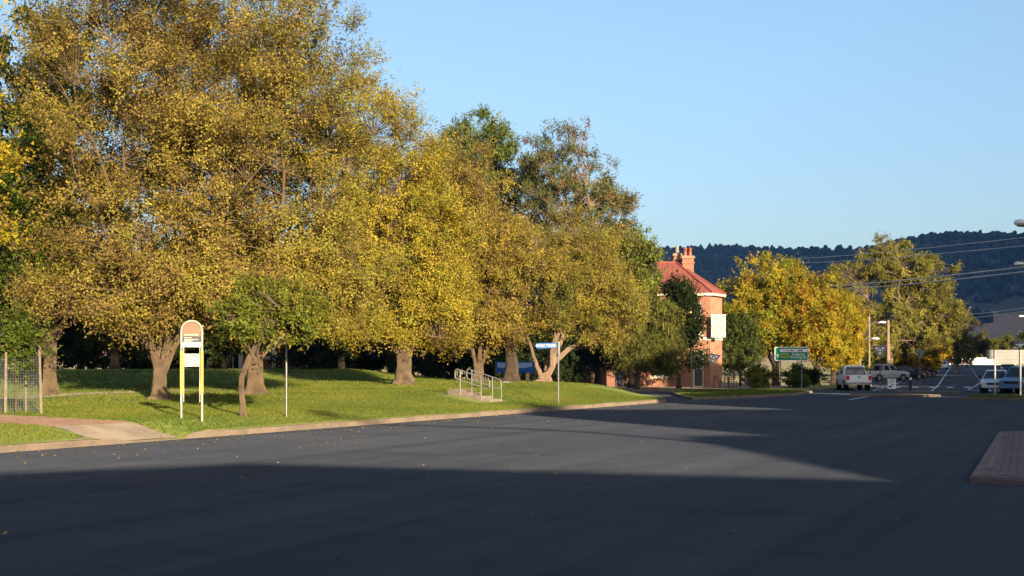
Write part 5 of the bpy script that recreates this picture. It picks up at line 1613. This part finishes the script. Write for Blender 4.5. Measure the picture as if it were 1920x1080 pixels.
# lamps on poles standing right of the frame, arms reaching over the road
def lamp(px, py, y, label):
    p_ = ray(px, py, y)
    gz = ground_z(y)
    o = empty('street_lamp', (p_.x + 2.6, y, gz), 0, label, 'street lamp', 'street lamps on the right')
    zz = p_.z - gz
    b = MB(); b.tube([(0, 0, -.3), (0, 0, zz + .6)], [.13, .10], 10); b.build('pole', M['pole_wood'], o)
    b = MB(); b.tube([(0, 0, zz - .55), (-.9, 0, zz - .1), (-2.1, 0, zz)], .035, 8); b.build('arm', M['galv'], o)
    b = MB(); b.tube([(-2.05, 0, zz), (-2.3, 0, zz + .02), (-2.6, 0, zz + .03), (-2.78, 0, zz + .0), (-2.84, 0, zz - .02)], [.05, .10, .13, .11, .03], 10); h_ = b.build('lamp_head', M['lamp'], o)
    b = MB(); b.tube([(-2.7, 0, zz - .10), (-2.4, 0, zz - .10)], [.06, .07], 8); b.build('lens', M['glass'], h_)
    return o
lamp(1912, 418, 60, 'highest street lamp head against the sky at the right edge')
lamp(1909, 495, 86, 'bright street lamp head before the wooded hill')
lamp(1914, 593, 172, 'small distant street lamp upper of the two by the paddock')
lamp(1912, 622, 246, 'small distant street lamp lower of the two by the paddock')
def wire(a, b_, sag, r_, label, n_=24):
    a, b_ = Vector(a), Vector(b_)
    pts_ = []
    for i in range(n_ + 1):
        t_ = i / n_; p_ = a.lerp(b_, t_); p_.z -= sag * 4 * t_ * (1 - t_); pts_.append(p_)
    m_ = MB(); m_.tube(pts_, r_, 5, caps=False)
    o = m_.build('power_line', M['wire'])
    return tag(o, label, 'power line', 'power lines across the road')
wire(ray(1450, 486, 192), ray(2010, 435, 60), .25, .022, 'highest power line rising to the right across the gum tree top')
wire(ray(1450, 494, 192), ray(2010, 452, 60), .25, .022, 'second power line just below the highest one')
wire(ray(1450, 541, 192), ray(2010, 490, 60), .3, .042, 'thick cable running up to the bright street lamp')
wire(ray(1450, 547, 192), ray(2010, 499, 60), .35, .042, 'thick cable passing just under the bright street lamp')
wire(ray(1776, 590, 262), ray(1965, 570, 130), .3, .035, 'distant power line over the paddock, upper of two')
wire(ray(1776, 597, 262), ray(1965, 576, 130), .3, .035, 'distant power line over the paddock, lower of two')
# the lamp behind the viewpoint whose long arm throws its shadow over the sunlit asphalt
o = empty('street_lamp', (20.1, -11.6, 0), 0, 'tall street lamp with a long outreach arm behind the viewpoint', 'street lamp')
b = MB(); b.tube([(0, 0, -.2), (0, 0, 9.0), (-.1, 0, 10.2), (-.5, 0, 10.9)], [.15, .12, .11, .11], 12); b.build('pole', M['galv'], o)
b = MB(); b.tube([(-.5, 0, 10.92), (-1.6, 0, 11.35), (-3.4, 0, 11.7), (-5.4, 0, 12.0)], [.11, .10, .10, .09], 10); b.build('arm', M['galv'], o)
b = MB(); b.tube([(-5.35, 0, 12.0), (-5.6, 0, 12.05), (-6.1, 0, 12.08), (-6.4, 0, 12.05)], [.08, .17, .17, .05], 10); b.build('lamp_head', M['lamp'], o)

# ------------------------------------------------------------------ litter
g = np.random.default_rng(9)
n = 650
s = g.uniform(-6, 45, n); o = -np.abs(g.normal(0, 1.0, n)) ** 1.5 * 1.6 - .03
x, y = so_xy(s, o); z = np.full(n, .009)
n2 = 2600
s2 = g.uniform(-2, 50, n2); o2 = g.uniform(.3, 15, n2)
kk = 1500
tr_ = [xy_so(v.x, v.y) for v in (A, B, C_, D_, E_)]
pk = g.integers(0, 5, kk)
s2[:kk] = np.array([t_[0] for t_ in tr_])[pk] + g.normal(0, 2.6, kk); o2[:kk] = np.array([t_[1] for t_ in tr_])[pk] + g.normal(0, 2.2, kk)
o2 = np.clip(o2, .2, None)
x2, y2 = so_xy(s2, o2); z2 = lawn_z(s2, o2) + .05
x3 = g.uniform(-9, 12, 120); y3 = g.uniform(11, 50, 120); z3 = np.full(120, .009)
x, y, z = np.concatenate([x, x2, x3]), np.concatenate([y, y2, y3]), np.concatenate([z, z2, z3])
n = len(x)
a = g.uniform(0, 6.28, n); L = g.uniform(.014, .034, n)
d = np.stack([np.cos(a) * L, np.sin(a) * L, g.uniform(-.0, .012, n)], 1); e = np.stack([-np.sin(a) * L * .55, np.cos(a) * L * .55, g.uniform(0, .02, n)], 1)
Pp = np.stack([x, y, z], 1)
V = np.stack([Pp - d, Pp + e, Pp + d + np.array([0, 0, .012]), Pp - e], 1).reshape(-1, 3)
tn = np.array([(.32, .22, .04), (.25, .13, .04), (.38, .3, .08), (.16, .1, .05)])[g.integers(0, 4, n)]
tag(np_mesh('fallen_leaves', V, np.arange(4 * n).reshape(-1, 4), M['leaf'], tint=np.repeat(tn, 4, 0)), kind='stuff')

# ------------------------------------------------------------------ evening haze
hm = bpy.data.materials.new('haze')
hm.use_nodes = True
nt = hm.node_tree
for nd in list(nt.nodes):
    if nd.type == 'BSDF_PRINCIPLED': nt.nodes.remove(nd)
pvn = nt.nodes.new('ShaderNodeVolumePrincipled')
pvn.inputs['Color'].default_value = (0.13, 0.38, 1.0, 1)
pvn.inputs['Density'].default_value = 0.000055
nt.links.new(pvn.outputs[0], nt.nodes['Material Output'].inputs['Volume'])
b = MB(); b.box(-5200, 6200, -4200, 6200, -4.5, 960)
tag(b.build('haze', hm), kind='stuff')
